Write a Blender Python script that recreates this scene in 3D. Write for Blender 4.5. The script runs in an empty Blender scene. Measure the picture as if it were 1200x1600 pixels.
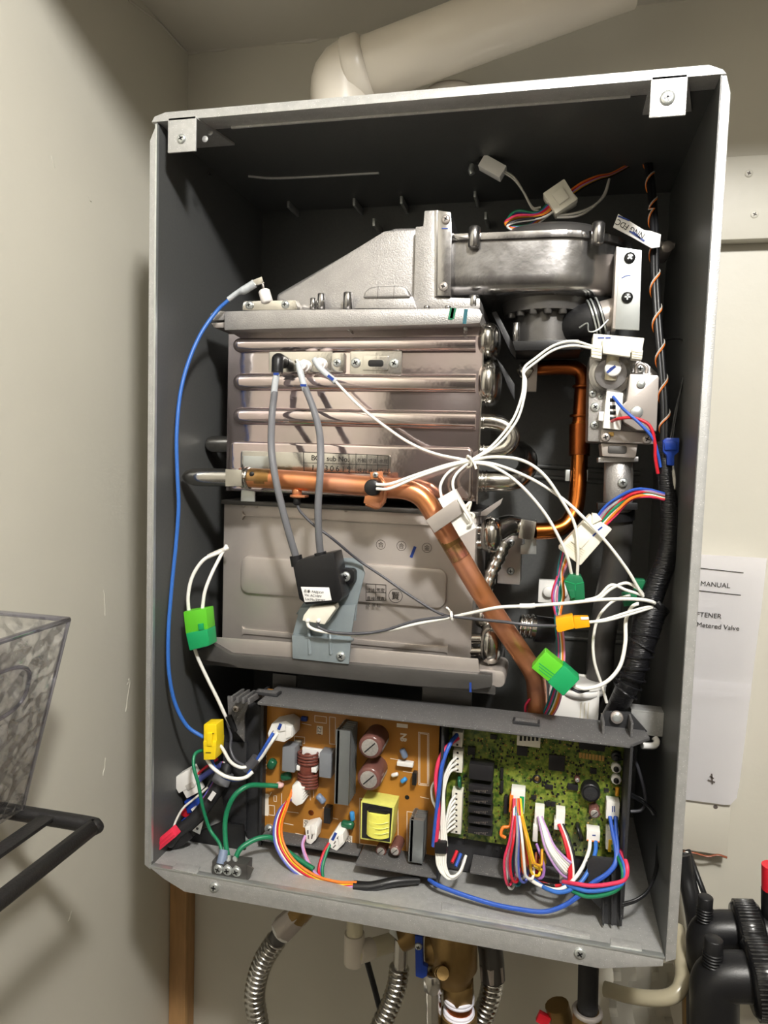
import bpy, bmesh, math, random
from mathutils import Vector, Matrix
random.seed(7)
S = bpy.context.scene
COL = S.collection

# ---------------------------------------------------------------- camera, world, lamp light, exposure
CAM = Vector((0.36126, -0.60189, 0.40132))          # metres; cabinet front plane is y = 0, its inner lower left corner is the origin
R0 = Vector((0.97274998, 0.22966747, 0.03178565))   # camera right
R1 = Vector((0.04778087, -0.06442183, -0.99677822)) # camera down
R2 = Vector((-0.22687984, 0.97113474, -0.07364004)) # camera forward
FPX = 1117.64
cd = bpy.data.cameras.new('camera'); cam = bpy.data.objects.new('camera', cd); COL.objects.link(cam)
cd.sensor_fit = 'VERTICAL'; cd.sensor_height = 36.0; cd.lens = FPX / 1600 * 36.0; cd.clip_start = 0.01
cam.matrix_world = Matrix(((R0.x, -R1.x, -R2.x, CAM.x), (R0.y, -R1.y, -R2.y, CAM.y), (R0.z, -R1.z, -R2.z, CAM.z), (0, 0, 0, 1)))
S.camera = cam
S.view_settings.view_transform = 'Standard'; S.view_settings.look = 'None'
S.view_settings.exposure = 0.2; S.view_settings.gamma = 1.0; S.view_settings.use_curve_mapping = False
w = bpy.data.worlds.new('world'); S.world = w; w.use_nodes = True
w.node_tree.nodes['Background'].inputs[0].default_value = (0.9, 0.85, 0.78, 1)
w.node_tree.nodes['Background'].inputs[1].default_value = 0.02
LAMP = Vector((0.62, -0.84, 1.24))
ld = bpy.data.lights.new('lamp_light', 'POINT'); ld.shadow_soft_size = 0.06; ld.energy = 62; ld.color = (1.0, 0.985, 0.96)
lo = bpy.data.objects.new('lamp_light', ld); COL.objects.link(lo); lo.location = LAMP + Vector((0, 0, -0.085))

# ---------------------------------------------------------------- helpers
def P(px, py, y):
    """point of the photograph at a known depth y behind the cabinet front -> metres"""
    u, v = (px - 600) / FPX, (py - 800) / FPX
    d = R0 * u + R1 * v + R2
    return CAM + d * ((y - CAM.y) / d.y)
def PX(px, py, x):
    u, v = (px - 600) / FPX, (py - 800) / FPX
    d = R0 * u + R1 * v + R2
    return CAM + d * ((x - CAM.x) / d.x)
def PZ(px, py, z):
    u, v = (px - 600) / FPX, (py - 800) / FPX
    d = R0 * u + R1 * v + R2
    return CAM + d * ((z - CAM.z) / d.z)
def lin(c):
    if isinstance(c, str):
        c = [int(c[i:i+2], 16) / 255 for i in (0, 2, 4)]
    return [x / 12.92 if x <= 0.04045 else ((x + 0.055) / 1.055) ** 2.4 for x in c]
MATS = {}
def mat(name, col, rough=0.5, metal=0.0, var=0.0, vscale=40, bump=0.0, bscale=300, rvar=0.0, col2=None, trans=0.0, ior=1.45, emit=0.0, coat=0.0, speck=0.0, sscale=900, alpha=1.0, stretch=None, sss=0.0):
    m = bpy.data.materials.new(name); MATS[name] = m; m.use_nodes = True
    nt = m.node_tree; b = nt.nodes['Principled BSDF']; L = nt.links.new
    c = lin(col); b.inputs['Base Color'].default_value = (*c, 1)
    b.inputs['Roughness'].default_value = rough; b.inputs['Metallic'].default_value = metal
    b.inputs['IOR'].default_value = ior
    if trans: b.inputs['Transmission Weight'].default_value = trans
    if coat: b.inputs['Coat Weight'].default_value = coat; b.inputs['Coat Roughness'].default_value = 0.15
    if emit: b.inputs['Emission Color'].default_value = (*c, 1); b.inputs['Emission Strength'].default_value = emit
    if alpha < 1: b.inputs['Alpha'].default_value = alpha
    tc = nt.nodes.new('ShaderNodeTexCoord'); src = tc.outputs['Object']
    if stretch:
        mp = nt.nodes.new('ShaderNodeMapping'); mp.inputs['Scale'].default_value = stretch; L(src, mp.inputs[0]); src = mp.outputs[0]
    base = None
    if var or col2:
        n = nt.nodes.new('ShaderNodeTexNoise'); n.inputs['Scale'].default_value = vscale; n.inputs['Detail'].default_value = 5
        L(src, n.inputs['Vector'])
        r = nt.nodes.new('ShaderNodeValToRGB'); r.color_ramp.elements[0].position = 0.35; r.color_ramp.elements[1].position = 0.65
        c2 = lin(col2) if col2 else [min(1, x * (1 + var)) for x in c]
        c1 = c if col2 else [x * (1 - var) for x in c]
        r.color_ramp.elements[0].color = (*c1, 1); r.color_ramp.elements[1].color = (*c2, 1)
        L(n.outputs[0], r.inputs[0]); base = r.outputs[0]
        if rvar:
            mr = nt.nodes.new('ShaderNodeMapRange'); mr.inputs[3].default_value = max(0.02, rough - rvar); mr.inputs[4].default_value = rough + rvar
            L(n.outputs[0], mr.inputs[0]); L(mr.outputs[0], b.inputs['Roughness'])
    if speck:
        v = nt.nodes.new('ShaderNodeTexVoronoi'); v.inputs['Scale'].default_value = sscale; L(src, v.inputs['Vector'])
        lt = nt.nodes.new('ShaderNodeMath'); lt.operation = 'LESS_THAN'; lt.inputs[1].default_value = speck; L(v.outputs['Distance'], lt.inputs[0])
        mx = nt.nodes.new('ShaderNodeMix'); mx.data_type = 'RGBA'; L(lt.outputs[0], mx.inputs[0])
        if base: L(base, mx.inputs[6])
        else: mx.inputs[6].default_value = (*c, 1)
        mx.inputs[7].default_value = (*[min(1, x * 3 + 0.12) for x in c], 1); base = mx.outputs[2]
    if base: L(base, b.inputs['Base Color'])
    if bump:
        n2 = nt.nodes.new('ShaderNodeTexNoise'); n2.inputs['Scale'].default_value = bscale; n2.inputs['Detail'].default_value = 3
        L(src, n2.inputs['Vector'])
        bp = nt.nodes.new('ShaderNodeBump'); bp.inputs['Strength'].default_value = bump; bp.inputs['Distance'].default_value = 0.001
        L(n2.outputs[0], bp.inputs['Height']); L(bp.outputs[0], b.inputs['Normal'])
    return m
ORG = {}
def org(o): return ORG[o.name] if o is not None else Vector((0, 0, 0))
def tag(o, label=None, cat=None, group=None, kind=None):
    if label: o['label'] = label
    if cat: o['category'] = cat
    if group: o['group'] = group
    if kind: o['kind'] = kind
    return o
def thing(name, label, cat, loc, group=None):
    o = bpy.data.objects.new(name, None); COL.objects.link(o); o.empty_display_size = 0.01
    o.location = loc; ORG[o.name] = Vector(loc); return tag(o, label, cat, group)
def link(name, me, m, parent):
    """mesh in world coordinates -> object whose origin is its parent's (or its own base)"""
    o = bpy.data.objects.new(name, me); COL.objects.link(o)
    if parent is not None:
        og = org(parent); o.parent = parent
    else:
        vs = [v.co for v in me.vertices]
        og = Vector(((min(v.x for v in vs) + max(v.x for v in vs)) / 2, (min(v.y for v in vs) + max(v.y for v in vs)) / 2, min(v.z for v in vs)))
        o.location = og
    me.transform(Matrix.Translation(-og)); ORG[o.name] = og.copy()
    if m: me.materials.append(MATS[m])
    return o
def fin(name, bm, m, parent=None, smooth=40, flat=False):
    bmesh.ops.recalc_face_normals(bm, faces=bm.faces)
    me = bpy.data.meshes.new(name); bm.to_mesh(me); bm.free()
    if not flat:
        for p in me.polygons: p.use_smooth = True
        me.set_sharp_from_angle(angle=math.radians(smooth))
    return link(name, me, m, parent)
def bm_box(bm, a, b):
    a, b = Vector(a), Vector(b)
    g = bmesh.ops.create_cube(bm, size=1.0)
    for v in g['verts']:
        v.co = Vector(((a.x + b.x) / 2 + v.co.x * (b.x - a.x), (a.y + b.y) / 2 + v.co.y * (b.y - a.y), (a.z + b.z) / 2 + v.co.z * (b.z - a.z)))
    return g['verts']
def bev(bm, w, seg=2, geom=None):
    bmesh.ops.bevel(bm, geom=geom or list(bm.edges), offset=w, segments=seg, profile=0.6, affect='EDGES', clamp_overlap=True)
def box(name, a, b, m, parent=None, bw=0.0008, seg=2):
    bm = bmesh.new(); bm_box(bm, a, b)
    if bw: bev(bm, bw, seg)
    return fin(name, bm, m, parent)
def fbox(name, x0, y0, x1, y1, d0, d1, m, parent=None, bw=0.0006):
    """box whose front face spans the two given points at depth d0 and which runs back to d1"""
    a, b = P(x0, y0, d0), P(x1, y1, d0)
    return box(name, (a.x, d0, b.z), (b.x, d1, a.z), m, parent, bw)
def bm_prism(bm, poly, axis, t):
    """poly: list of 3-D points in a plane; extruded by vector axis*t"""
    vs = [bm.verts.new(p) for p in poly]; f = bm.faces.new(vs)
    r = bmesh.ops.extrude_face_region(bm, geom=[f])
    nv = [g for g in r['geom'] if isinstance(g, bmesh.types.BMVert)]
    bmesh.ops.translate(bm, verts=nv, vec=Vector(axis) * t)
def fpoly(name, pts, d0, d1, m, parent=None, bw=0.0006, seg=2):
    """outline drawn on the plane y = d0 and extruded back to d1"""
    bm = bmesh.new(); bm_prism(bm, [P(x, y, d0) for x, y in pts], (0, 1, 0), d1 - d0)
    if bw: bev(bm, bw, seg)
    return fin(name, bm, m, parent)
def rrect(x0, z0, x1, z1, r, n=5):
    out = []
    for cx, cz, a0 in ((x1 - r, z1 - r, 0), (x0 + r, z1 - r, 90), (x0 + r, z0 + r, 180), (x1 - r, z0 + r, 270)):
        for k in range(n + 1):
            a = math.radians(a0 + 90 * k / n); out.append((cx + r * math.cos(a), cz + r * math.sin(a)))
    return out
def frr(name, x0, y0, x1, y1, d0, d1, r, m, parent=None, bw=0.0008):
    """rounded rectangular plate facing the front"""
    a, b = P(x0, y0, d0), P(x1, y1, d0)
    bm = bmesh.new(); bm_prism(bm, [Vector((x, d0, z)) for x, z in rrect(a.x, b.z, b.x, a.z, r)], (0, 1, 0), d1 - d0)
    if bw: bev(bm, bw, 2, [e for e in bm.edges if all(abs(v.co.y - d0) < 1e-6 for v in e.verts)])
    return fin(name, bm, m, parent)
def frame_of(d):
    d = Vector(d).normalized(); u = d.cross(Vector((0, 0, 1)) if abs(d.z) < 0.9 else Vector((1, 0, 0))).normalized()
    return u, d.cross(u).normalized()
def bm_cyl(bm, p0, p1, prof, n=16, cap=True):
    """lathe along p0->p1; prof: list of (t, radius)"""
    p0, p1 = Vector(p0), Vector(p1); d = p1 - p0; u, v = frame_of(d); rings = []
    for t, r in prof:
        c = p0 + d * t
        rings.append([bm.verts.new(c + (u * math.cos(2 * math.pi * k / n) + v * math.sin(2 * math.pi * k / n)) * max(r, 1e-5)) for k in range(n)])
    for A, B in zip(rings, rings[1:]):
        for k in range(n): bm.faces.new((A[k], A[(k + 1) % n], B[(k + 1) % n], B[k]))
    if cap: bm.faces.new(rings[0][::-1]); bm.faces.new(rings[-1])
def cyl(name, p0, p1, r, m, parent=None, n=16, prof=None, bw=0.12):
    L_ = (Vector(p1) - Vector(p0)).length; e = min(r * bw, L_ * 0.3) / L_
    prof = prof or [(0, r * (1 - bw)), (e, r), (1 - e, r), (1, r * (1 - bw))]
    bm = bmesh.new(); bm_cyl(bm, p0, p1, prof, n); return fin(name, bm, m, parent, 50)
def fcyl(name, px, py, d0, d1, r, m, parent=None, n=16, bw=0.12, prof=None):
    a = P(px, py, d0); return cyl(name, a, Vector((a.x, d1, a.z)), r, m, parent, n, prof, bw)
def spline(pts, k=7):
    if len(pts) < 3: return [pts[0].lerp(pts[-1], i / k) for i in range(k + 1)]
    out = []; q = [pts[0] * 2 - pts[1]] + list(pts) + [pts[-1] * 2 - pts[-2]]
    for i in range(1, len(q) - 2):
        a, b, c, d = q[i-1], q[i], q[i+1], q[i+2]
        for j in range(k):
            t = j / k
            out.append(0.5 * ((2 * b) + (c - a) * t + (2 * a - 5 * b + 4 * c - d) * t * t + (3 * b - a - 3 * c + d) * t ** 3))
    out.append(pts[-1]); return out
def bm_sweep(bm, path, rad, n=8, cap=True):
    u = None; rings = []; N = len(path)
    for i, p in enumerate(path):
        d = (path[min(i + 1, N - 1)] - path[max(i - 1, 0)])
        if d.length < 1e-9: continue
        d.normalize()
        if u is None: u, v = frame_of(d)
        else:
            u = (u - d * u.dot(d)).normalized(); v = d.cross(u)
        r = rad(i / (N - 1)) if callable(rad) else rad
        rings.append([bm.verts.new(p + (u * math.cos(2 * math.pi * k / n) + v * math.sin(2 * math.pi * k / n)) * r) for k in range(n)])
    for A, B in zip(rings, rings[1:]):
        for k in range(n): bm.faces.new((A[k], A[(k + 1) % n], B[(k + 1) % n], B[k]))
    if cap: bm.faces.new(rings[0][::-1]); bm.faces.new(rings[-1])
def sweep(name, pts, r, m, parent=None, n=8, k=7):
    bm = bmesh.new(); bm_sweep(bm, spline([Vector(p) for p in pts], k), r, n); return fin(name, bm, m, parent, 60)
def tube(name, pts, r, m, parent=None, n=8, k=7):
    """pts: (px, py, depth) triples"""
    return sweep(name, [P(*p) for p in pts], r, m, parent, n, k)
def obox(name, a, b, width, d0, d1, m, parent=None, bw=0.0007):
    """block lying between pixel points a and b, width metres across, from depth d0 to d1"""
    A, B = P(*a, d0), P(*b, d0); d = (B - A).normalized(); q = Vector((0, 1, 0)).cross(d) * width / 2
    bm = bmesh.new(); bm_prism(bm, [A + q, B + q, B - q, A - q], (0, 1, 0), d1 - d0)
    if bw: bev(bm, bw)
    return fin(name, bm, m, parent)
def screw(name, px, py, d, r, m, parent, slot='black_part', h=0.0025, washer=None):
    """round headed cross screw facing the front"""
    c = P(px, py, d)
    bm = bmesh.new(); bm_cyl(bm, c, c + Vector((0, -h, 0)), [(0, r), (0.45, r), (0.8, r * 0.86), (1.0, r * 0.55)], 14)
    if washer: bm_cyl(bm, c + Vector((0, 0.001, 0)), c + Vector((0, -0.0008, 0)), [(0, washer), (1, washer)], 16)
    s = fin(name, bm, m, parent, 50)
    if True:
        bm = bmesh.new(); a = random.uniform(0, 1.5)
        for k in range(2):
            g = bm_box(bm, (-r * 0.5, -0.0004, -r * 0.11), (r * 0.5, 0.0004, r * 0.11))
            bmesh.ops.rotate(bm, verts=g, cent=(0, 0, 0), matrix=Matrix.Rotation(a + k * math.pi / 2, 3, 'Y'))
        bmesh.ops.translate(bm, verts=list(bm.verts), vec=c + Vector((0, -h, 0)))
        fin('slot', bm, slot, s if parent is None or parent.parent is None else parent, flat=True)
    return s
def text(name, s, loc, size, m, parent, rot=0.0, up=(0, 0, 1), normal=(0, -1, 0), align='LEFT', bold=0.0, sx=1.0):
    cu = bpy.data.curves.new(name, 'FONT'); cu.body = s; cu.size = size; cu.align_x = align; cu.extrude = 0.00008; cu.offset = bold
    o = bpy.data.objects.new(name, cu); COL.objects.link(o)
    dg = bpy.context.evaluated_depsgraph_get(); me = bpy.data.meshes.new_from_object(o.evaluated_get(dg))
    bpy.data.objects.remove(o)
    n = Vector(normal).normalized(); upv = Vector(up).normalized(); xr = upv.cross(n)
    M = Matrix((( xr.x, upv.x, n.x), (xr.y, upv.y, n.y), (xr.z, upv.z, n.z))).to_4x4()
    me.transform(Matrix.Translation(Vector(loc)) @ M @ Matrix.Rotation(rot, 4, 'Z') @ Matrix.Diagonal((sx, 1, 1, 1)))
    me.materials.clear()
    return link(name, me, m, parent)
def lines(name, segs, d, wdt, m, parent, th=0.0002):
    """flat printed strokes: list of ((px,py),(px,py)) on the plane y = d"""
    bm = bmesh.new()
    for a, b in segs:
        A, B = P(*a, d), P(*b, d)
        if (B - A).length < 1e-5: continue
        dd = (B - A).normalized(); q = Vector((0, 1, 0)).cross(dd) * wdt / 2
        A -= dd * wdt / 2; B += dd * wdt / 2
        bm_prism(bm, [A + q, B + q, B - q, A - q], (0, 1, 0), -th)
    return fin(name, bm, m, parent, flat=True)
def ring(name, c, nrm, R, r, m, parent=None, n=28, k=8, a0=0, a1=360):
    u, v = frame_of(nrm); c = Vector(c); bm = bmesh.new(); full = abs(a1 - a0) >= 360
    pts = [c + (u * math.cos(math.radians(a0 + (a1 - a0) * i / n)) + v * math.sin(math.radians(a0 + (a1 - a0) * i / n))) * R for i in range(n + 1)]
    bm_sweep(bm, pts, r, k, not full); bmesh.ops.remove_doubles(bm, verts=list(bm.verts), dist=1e-6); return fin(name, bm, m, parent, 60)

# ---------------------------------------------------------------- materials
mat('wall_paint', 'c9c5b8', 0.42, var=0.03, vscale=5, bump=0.25, bscale=90)
mat('ceiling_paint', 'cac5ba', 0.6, var=0.03, vscale=5, bump=0.15, bscale=120)
mat('wall_far', '8e897f', 0.6)
mat('added_door_dark', '3d3530', 0.45, var=0.15, vscale=12, stretch=(4, 4, 0.5))
mat('floor_vinyl', '6d675e', 0.5, var=0.06, vscale=6)
mat('wood', 'ad8659', 0.6, var=0.18, vscale=30, stretch=(3, 3, 0.4), bump=0.2, bscale=60)
mat('pvc_white', 'd2cabc', 0.32, var=0.02, vscale=8)
mat('pvc_cream', 'd8d0b4', 0.4)
mat('case_paint', 'b4b4b2', 0.42, 0.4, var=0.06, vscale=160, bump=0.25, bscale=900, speck=0.11, sscale=560)
mat('case_inner_shaded', '575857', 0.42, 0.2, var=0.05, vscale=400, bump=0.1, bscale=1200)  # case paint darkened: shade inside the case is put into the colour
mat('stainless', 'c4bab6', 0.09, 0.94, var=0.08, vscale=16, rvar=0.05, bump=0.22, bscale=45, col2='d3c3c4')
mat('stainless_plain', 'c9c6c0', 0.2, 1.0, var=0.08, vscale=40, rvar=0.08, bump=0.15, bscale=200)
mat('steel_satin', 'bcb4ae', 0.4, 0.6, var=0.06, vscale=20, bump=0.06, bscale=700)
mat('steel_dark', '5e5c5a', 0.4, 0.6, var=0.1, vscale=30, bump=0.1, bscale=400)
mat('cast_alu', 'a8a5a3', 0.42, 0.65, var=0.06, vscale=60, bump=0.35, bscale=900, speck=0.14, sscale=1100)
mat('alu_shiny', 'a5a3a2', 0.24, 0.95, var=0.08, vscale=45, rvar=0.1, bump=0.25, bscale=110)
mat('zinc', 'c6cac8', 0.35, 0.75, var=0.05, vscale=60)
mat('copper', 'd58a54', 0.3, 0.78, vscale=22, rvar=0.08, bump=0.06, bscale=300, col2='e6a283')
mat('copper_dark', '8a4a26', 0.32, 1.0, vscale=20, rvar=0.08, col2='a55a2c')
mat('copper_oxide', 'b2642a', 0.25, 1.0, vscale=25, col2='c8783a')
mat('copper_burnt', 'b08c62', 0.3, 0.8, vscale=60, col2='8c6a3c')
mat('copper_bloom', 'c0706a', 0.25, 0.8, vscale=70, col2='b08a5c')
mat('brass', '94794c', 0.4, 0.85, var=0.12, vscale=40, rvar=0.1, bump=0.15, bscale=250)
mat('black_plastic', '161618', 0.38, bump=0.12, bscale=900)
mat('black_gloss', '141416', 0.22, bump=0.2, bscale=150)
mat('tape', '17171a', 0.3, bump=0.9, bscale=260, stretch=(0.5, 0.5, 3))
mat('box_plastic', '5a5959', 0.5, var=0.06, vscale=200, bump=0.3, bscale=900, speck=0.13, sscale=420)
mat('box_dark', '2b2b2d', 0.5, bump=0.2, bscale=900)
mat('rubber_grey', '6d6e72', 0.5)
mat('rubber_black', '1c1c1e', 0.55, bump=0.2, bscale=300)
mat('sleeve', 'c3c8cc', 0.25, 0.1, var=0.06, vscale=300)
mat('ceramic', 'eee9e4', 0.3)
mat('nylon', 'e9e5d6', 0.4, var=0.02, vscale=100)
mat('nylon_white', 'f1efea', 0.35)
mat('bracket_blue', '8b9599', 0.45, 0.3, var=0.04, vscale=100)
mat('label_white', 'efedea', 0.5)
mat('print_black', '25211f', 0.6)
mat('print_soft', '5d5550', 0.6)
mat('print_white', 'f0e6d6', 0.6)
mat('ink_blue', '1f3f8f', 0.5)
mat('ink_green', '0f6a4a', 0.5)
mat('ink_teal', '1d5a66', 0.5)
mat('paper', 'faf8fa', 0.6, var=0.02, vscale=10, bump=0.35, bscale=25)
mat('pcb_orange', 'a9722c', 0.33, var=0.07, vscale=20, col2='b67d34')
mat('pcb_green', '33511a', 0.3, vscale=260, col2='84903a')
mat('gold', 'd9b26a', 0.3, 0.9)
mat('cap_brown', '6b4741', 0.24, var=0.04, vscale=80)
mat('cap_top', 'bdb9b4', 0.35, 0.6, var=0.12, vscale=400)
mat('heatsink', '8f9394', 0.38, 0.7)
mat('cap_grey', '7c7f84', 0.45)
mat('winding', '6d3a30', 0.3, var=0.2, vscale=500)
mat('yellow_tape', 'eeea6a', 0.35, var=0.05, vscale=150, bump=0.3, bscale=200)
mat('yellow_core', 'd8d870', 0.4, var=0.04, vscale=150)
mat('black_part', '1b1b1c', 0.35)
mat('relay', '222123', 0.4)
mat('varistor_green', '1f5a3e', 0.25)
mat('pink_part', 'e3b7b3', 0.3)
mat('blue_part', '3f8fd0', 0.25)
mat('blue_grey', '76849c', 0.3)
def clear_mat(name, tint, strength, scale):
    m = bpy.data.materials.new(name); MATS[name] = m; m.use_nodes = True; nt = m.node_tree; L = nt.links.new
    nt.nodes.remove(nt.nodes['Principled BSDF']); out = nt.nodes['Material Output']
    tr = nt.nodes.new('ShaderNodeBsdfTransparent'); tr.inputs[0].default_value = (*tint, 1)
    gl = nt.nodes.new('ShaderNodeBsdfGlossy'); gl.inputs['Roughness'].default_value = 0.06
    tc = nt.nodes.new('ShaderNodeTexCoord'); v = nt.nodes.new('ShaderNodeTexVoronoi'); v.inputs['Scale'].default_value = scale; v.feature = 'SMOOTH_F1'
    n = nt.nodes.new('ShaderNodeTexNoise'); n.inputs['Scale'].default_value = scale * 0.5; L(tc.outputs['Object'], n.inputs['Vector'])
    ad = nt.nodes.new('ShaderNodeMix'); ad.data_type = 'VECTOR'; ad.inputs[0].default_value = 0.02; L(tc.outputs['Object'], ad.inputs[4]); L(n.outputs['Color'], ad.inputs[5]); L(ad.outputs[1], v.inputs['Vector'])
    bp = nt.nodes.new('ShaderNodeBump'); bp.inputs['Strength'].default_value = strength; bp.inputs['Distance'].default_value = 0.02; L(v.outputs['Distance'], bp.inputs['Height'])
    lw = nt.nodes.new('ShaderNodeLayerWeight'); lw.inputs[0].default_value = 0.5; L(bp.outputs[0], lw.inputs['Normal']); L(bp.outputs[0], gl.inputs['Normal'])
    fr = nt.nodes.new('ShaderNodeMapRange'); fr.inputs[1].default_value = 0.1; fr.inputs[2].default_value = 0.75; fr.inputs[3].default_value = 0.03; fr.inputs[4].default_value = 0.5; L(lw.outputs['Facing'], fr.inputs[0])
    mx = nt.nodes.new('ShaderNodeMixShader'); L(fr.outputs[0], mx.inputs[0]); L(tr.outputs[0], mx.inputs[1]); L(gl.outputs[0], mx.inputs[2]); L(mx.outputs[0], out.inputs['Surface'])
clear_mat('acrylic', (0.95, 0.95, 0.97), 0.9, 80); clear_mat('acrylic_edge', (0.72, 0.72, 0.8), 0.1, 40)
mat('rack_black', '1f1e1e', 0.42, bump=0.3, bscale=500, speck=0.05, sscale=500)
mat('red_plastic', 'd81e30', 0.35)
mat('vinyl_hose', 'bdb49a', 0.25, trans=0.25)
mat('ptfe', 'f2f0fb', 0.35)
mat('lamp_glass', 'fff4e0', 0.4, emit=6.0)
for k_, c_ in dict(white='edebe3', blue='2f56b0', lblue='3468b8', red='c4202e', rose='d6385a', orange='e87a2c', yellow='f0c62c', green='18734e', teal='1f6f78',
                   violet='9a6fb4', lilac='b58fc4', pink='d98aa8', grey='8c8c8e', brown='8a4a2c', black='19191b', dark='4b4b50', indigo='5560ae', amber='d89a28', lgrey='c8c4bc').items():
    mat('w_' + k_, c_, 0.38)
for k_, c_ in dict(green='1d9a5c', lime='5fc02e', dgreen='1a6b45', yellow='f2d21e', amber='f0a814', blue='1d3f9c', red='e2354e').items():
    mat('c_' + k_, c_, 0.38)

# ================================================================ the room
XL, YB, ZC, ZT = -0.113, 0.258, 0.905, 1.28
def struct(o): o['kind'] = 'structure'; return o
struct(box('wall_left', (XL - 0.1, -1.9, -1.1), (XL, YB + 0.1, ZT + 0.1), 'wall_paint', bw=0))
struct(box('wall_back', (XL, YB, -1.1), (2.4, YB + 0.1, ZT + 0.1), 'wall_paint', bw=0))
struct(box('wall_right', (2.4, -1.9, -1.1), (2.5, YB + 0.1, ZT + 0.1), 'wall_far', bw=0))
struct(box('wall_front', (XL - 0.1, -2.0, -1.1), (2.5, -1.9, ZT + 0.1), 'wall_far', bw=0))
struct(box('floor', (XL, -1.9, -1.1), (2.4, YB, -1.0), 'floor_vinyl', bw=0))
bm = bmesh.new()   # ceiling with soffit above the heater; unseen front step added to shade the flue
bm_prism(bm, [Vector((XL, y, z)) for y, z in ((YB, ZC), (-0.23, ZC), (-0.23, ZT), (-1.9, ZT), (-1.9, ZT + 0.1), (YB, ZT + 0.1))], (1, 0, 0), 2.4 - XL)
ceil_ = struct(fin('ceiling', bm, 'ceiling_paint', flat=True))
random.seed(3)
wl = bpy.data.objects['wall_left']
def crack(pts, r=0.0007, par=wl, m='wall_paint'):
    q = []
    for a, b in zip(pts, pts[1:]):
        A, B = PX(*a, XL), PX(*b, XL)
        for k in range(4): q.append(A.lerp(B, k / 4) + Vector((0, random.uniform(-1, 1), random.uniform(-1, 1))) * 0.0012)
    q.append(PX(*pts[-1], XL)); sweep('paint_crack', q, r, m, par, 6, 3)
for c_ in ([(199, 1070), (203, 1060), (199, 1090), (196, 1112)], [(162, 920), (164, 962)], [(165, 1185), (161, 1212)], [(79, 242), (86, 262)], [(112, 1424), (106, 1440)], [(137, 308), (143, 316)]):
    crack(c_)
q = [P(x, y, YB) + Vector((0, -0.001, random.uniform(-1, 1) * 0.0015)) for x, y in ((292, 82), (330, 77), (380, 73), (420, 68), (470, 64), (520, 58), (600, 52))]
sweep('caulk_bead', q, lambda t: 0.0022 + 0.0012 * math.sin(t * 37), 'ceiling_paint', ceil_, 6, 6)
q = [PX(x, y, XL) for x, y in ((291, 81), (276, 66), (262, 50), (246, 34), (200, 0))]
sweep('caulk_bead', q, 0.0016, 'ceiling_paint', ceil_, 6, 6)

dr = thing('added_door_1', None, None, (0.3, -1.9, -1.0)); dr['kind'] = 'structure'   # unseen dark door, added behind the camera for polished steel to reflect
box('door_leaf', (-0.06, -1.9, -1.0), (0.72, -1.86, 1.0), 'added_door_dark', dr, 0.002)
for z0, z1 in ((-0.85, -0.1), (0.05, 0.85)): box('door_panel', (0.04, -1.86, z0), (0.62, -1.852, z1), 'added_door_dark', dr, 0.004)
cyl('door_handle', (0.66, -1.86, 0.0), (0.66, -1.80, 0.0), 0.022, 'zinc', dr, 16)

# lamp that lights the room, up at the ceiling behind the camera
lamp = thing('ceiling_lamp', 'round ceiling lamp with frosted glass in front of the heater', 'lamp', LAMP)
cyl('base', LAMP + Vector((0, 0, 0.04)), LAMP + Vector((0, 0, 0.018)), 0.085, 'nylon_white', lamp, 28)
cyl('diffuser', LAMP + Vector((0, 0, 0.018)), LAMP + Vector((0, 0, -0.018)), 0.07, 'lamp_glass', lamp, 28, prof=[(0, 0.07), (0.5, 0.066), (1, 0.045)])

# wood in the corner, cleats on the wall, the sheet of paper
a, b = P(262, 1500, 0.232), P(290, 1500, 0.232)
tag(box('wood_post', (XL + 0.001, 0.232, -1.0), (b.x, 0.257, 0.03), 'wood'), 'bare brown wooden post standing in the wall corner', 'post')
cl = thing('wall_cleat', 'beige painted horizontal board on the wall behind the heater top', 'board', P(1150, 378, 0.24), 'painted boards on the back wall')
zt, zb = P(1150, 244, 0.24).z, P(1150, 374, 0.24).z
box('board', (0.02, 0.2401, zb), (0.72, YB, zt), 'wall_paint', cl, 0.0015)
for p in ((1170, 271), (1179, 335)): screw('screw', *p, 0.2401, 0.004, 'wall_paint', cl, slot='print_soft', h=0.001)
bl = thing('wall_cleat', 'short beige painted wood block below the paper sheet', 'board', P(1100, 1338, 0.24), 'painted boards on the back wall')
r_ = P(1137, 1338, 0.24)
box('board', (0.02, 0.2401, r_.z), (r_.x, YB, P(1137, 1258, 0.24).z), 'wall_paint', bl, 0.0015)
fcyl('nail_hole', 1118, 1261, 0.2399, 0.2402, 0.0025, 'print_soft', bl, 10)
tube('cord_stub', [(1068, 1331, 0.238), (1085, 1333, 0.2385), (1105, 1338, 0.2385), (1122, 1336, 0.2385), (1136, 1340, 0.2385)], 0.0012, 'w_brown', bl, 6)
W0 = 0.47
sheet = thing('paper_sheet', 'white creased paper sheet hanging on wall beside the heater', 'paper', P(1120, 1258, 0.237))
bm = bmesh.new(); NX, NZ = 16, 26; xa, xb = W0 + 0.009, P(1196, 900, 0.236).x; za, zbm = P(1090, 866, 0.236).z, P(1120, 1256, 0.236).z
grid = []
for i in range(NX + 1):
    col_ = []
    for j in range(NZ + 1):
        s, t = i / NX, j / NZ
        dz = zbm + (za - zbm) * t; x = xa + (xb - xa) * s - (0.013 * (1 - t) ** 1.2) * s
        y = 0.2362 - 0.0009 * math.sin(t * 9) * s - (0.004 * max(0, s - 0.8) * 5 * max(0, 0.3 - t)) - (0.0016 if abs(t - 0.47) < 0.03 else 0)
        if s > 0.93 and t < 0.06: dz += 0.01 * (s - 0.93) / 0.07
        col_.append(bm.verts.new((x, y, dz)))
    grid.append(col_)
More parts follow.
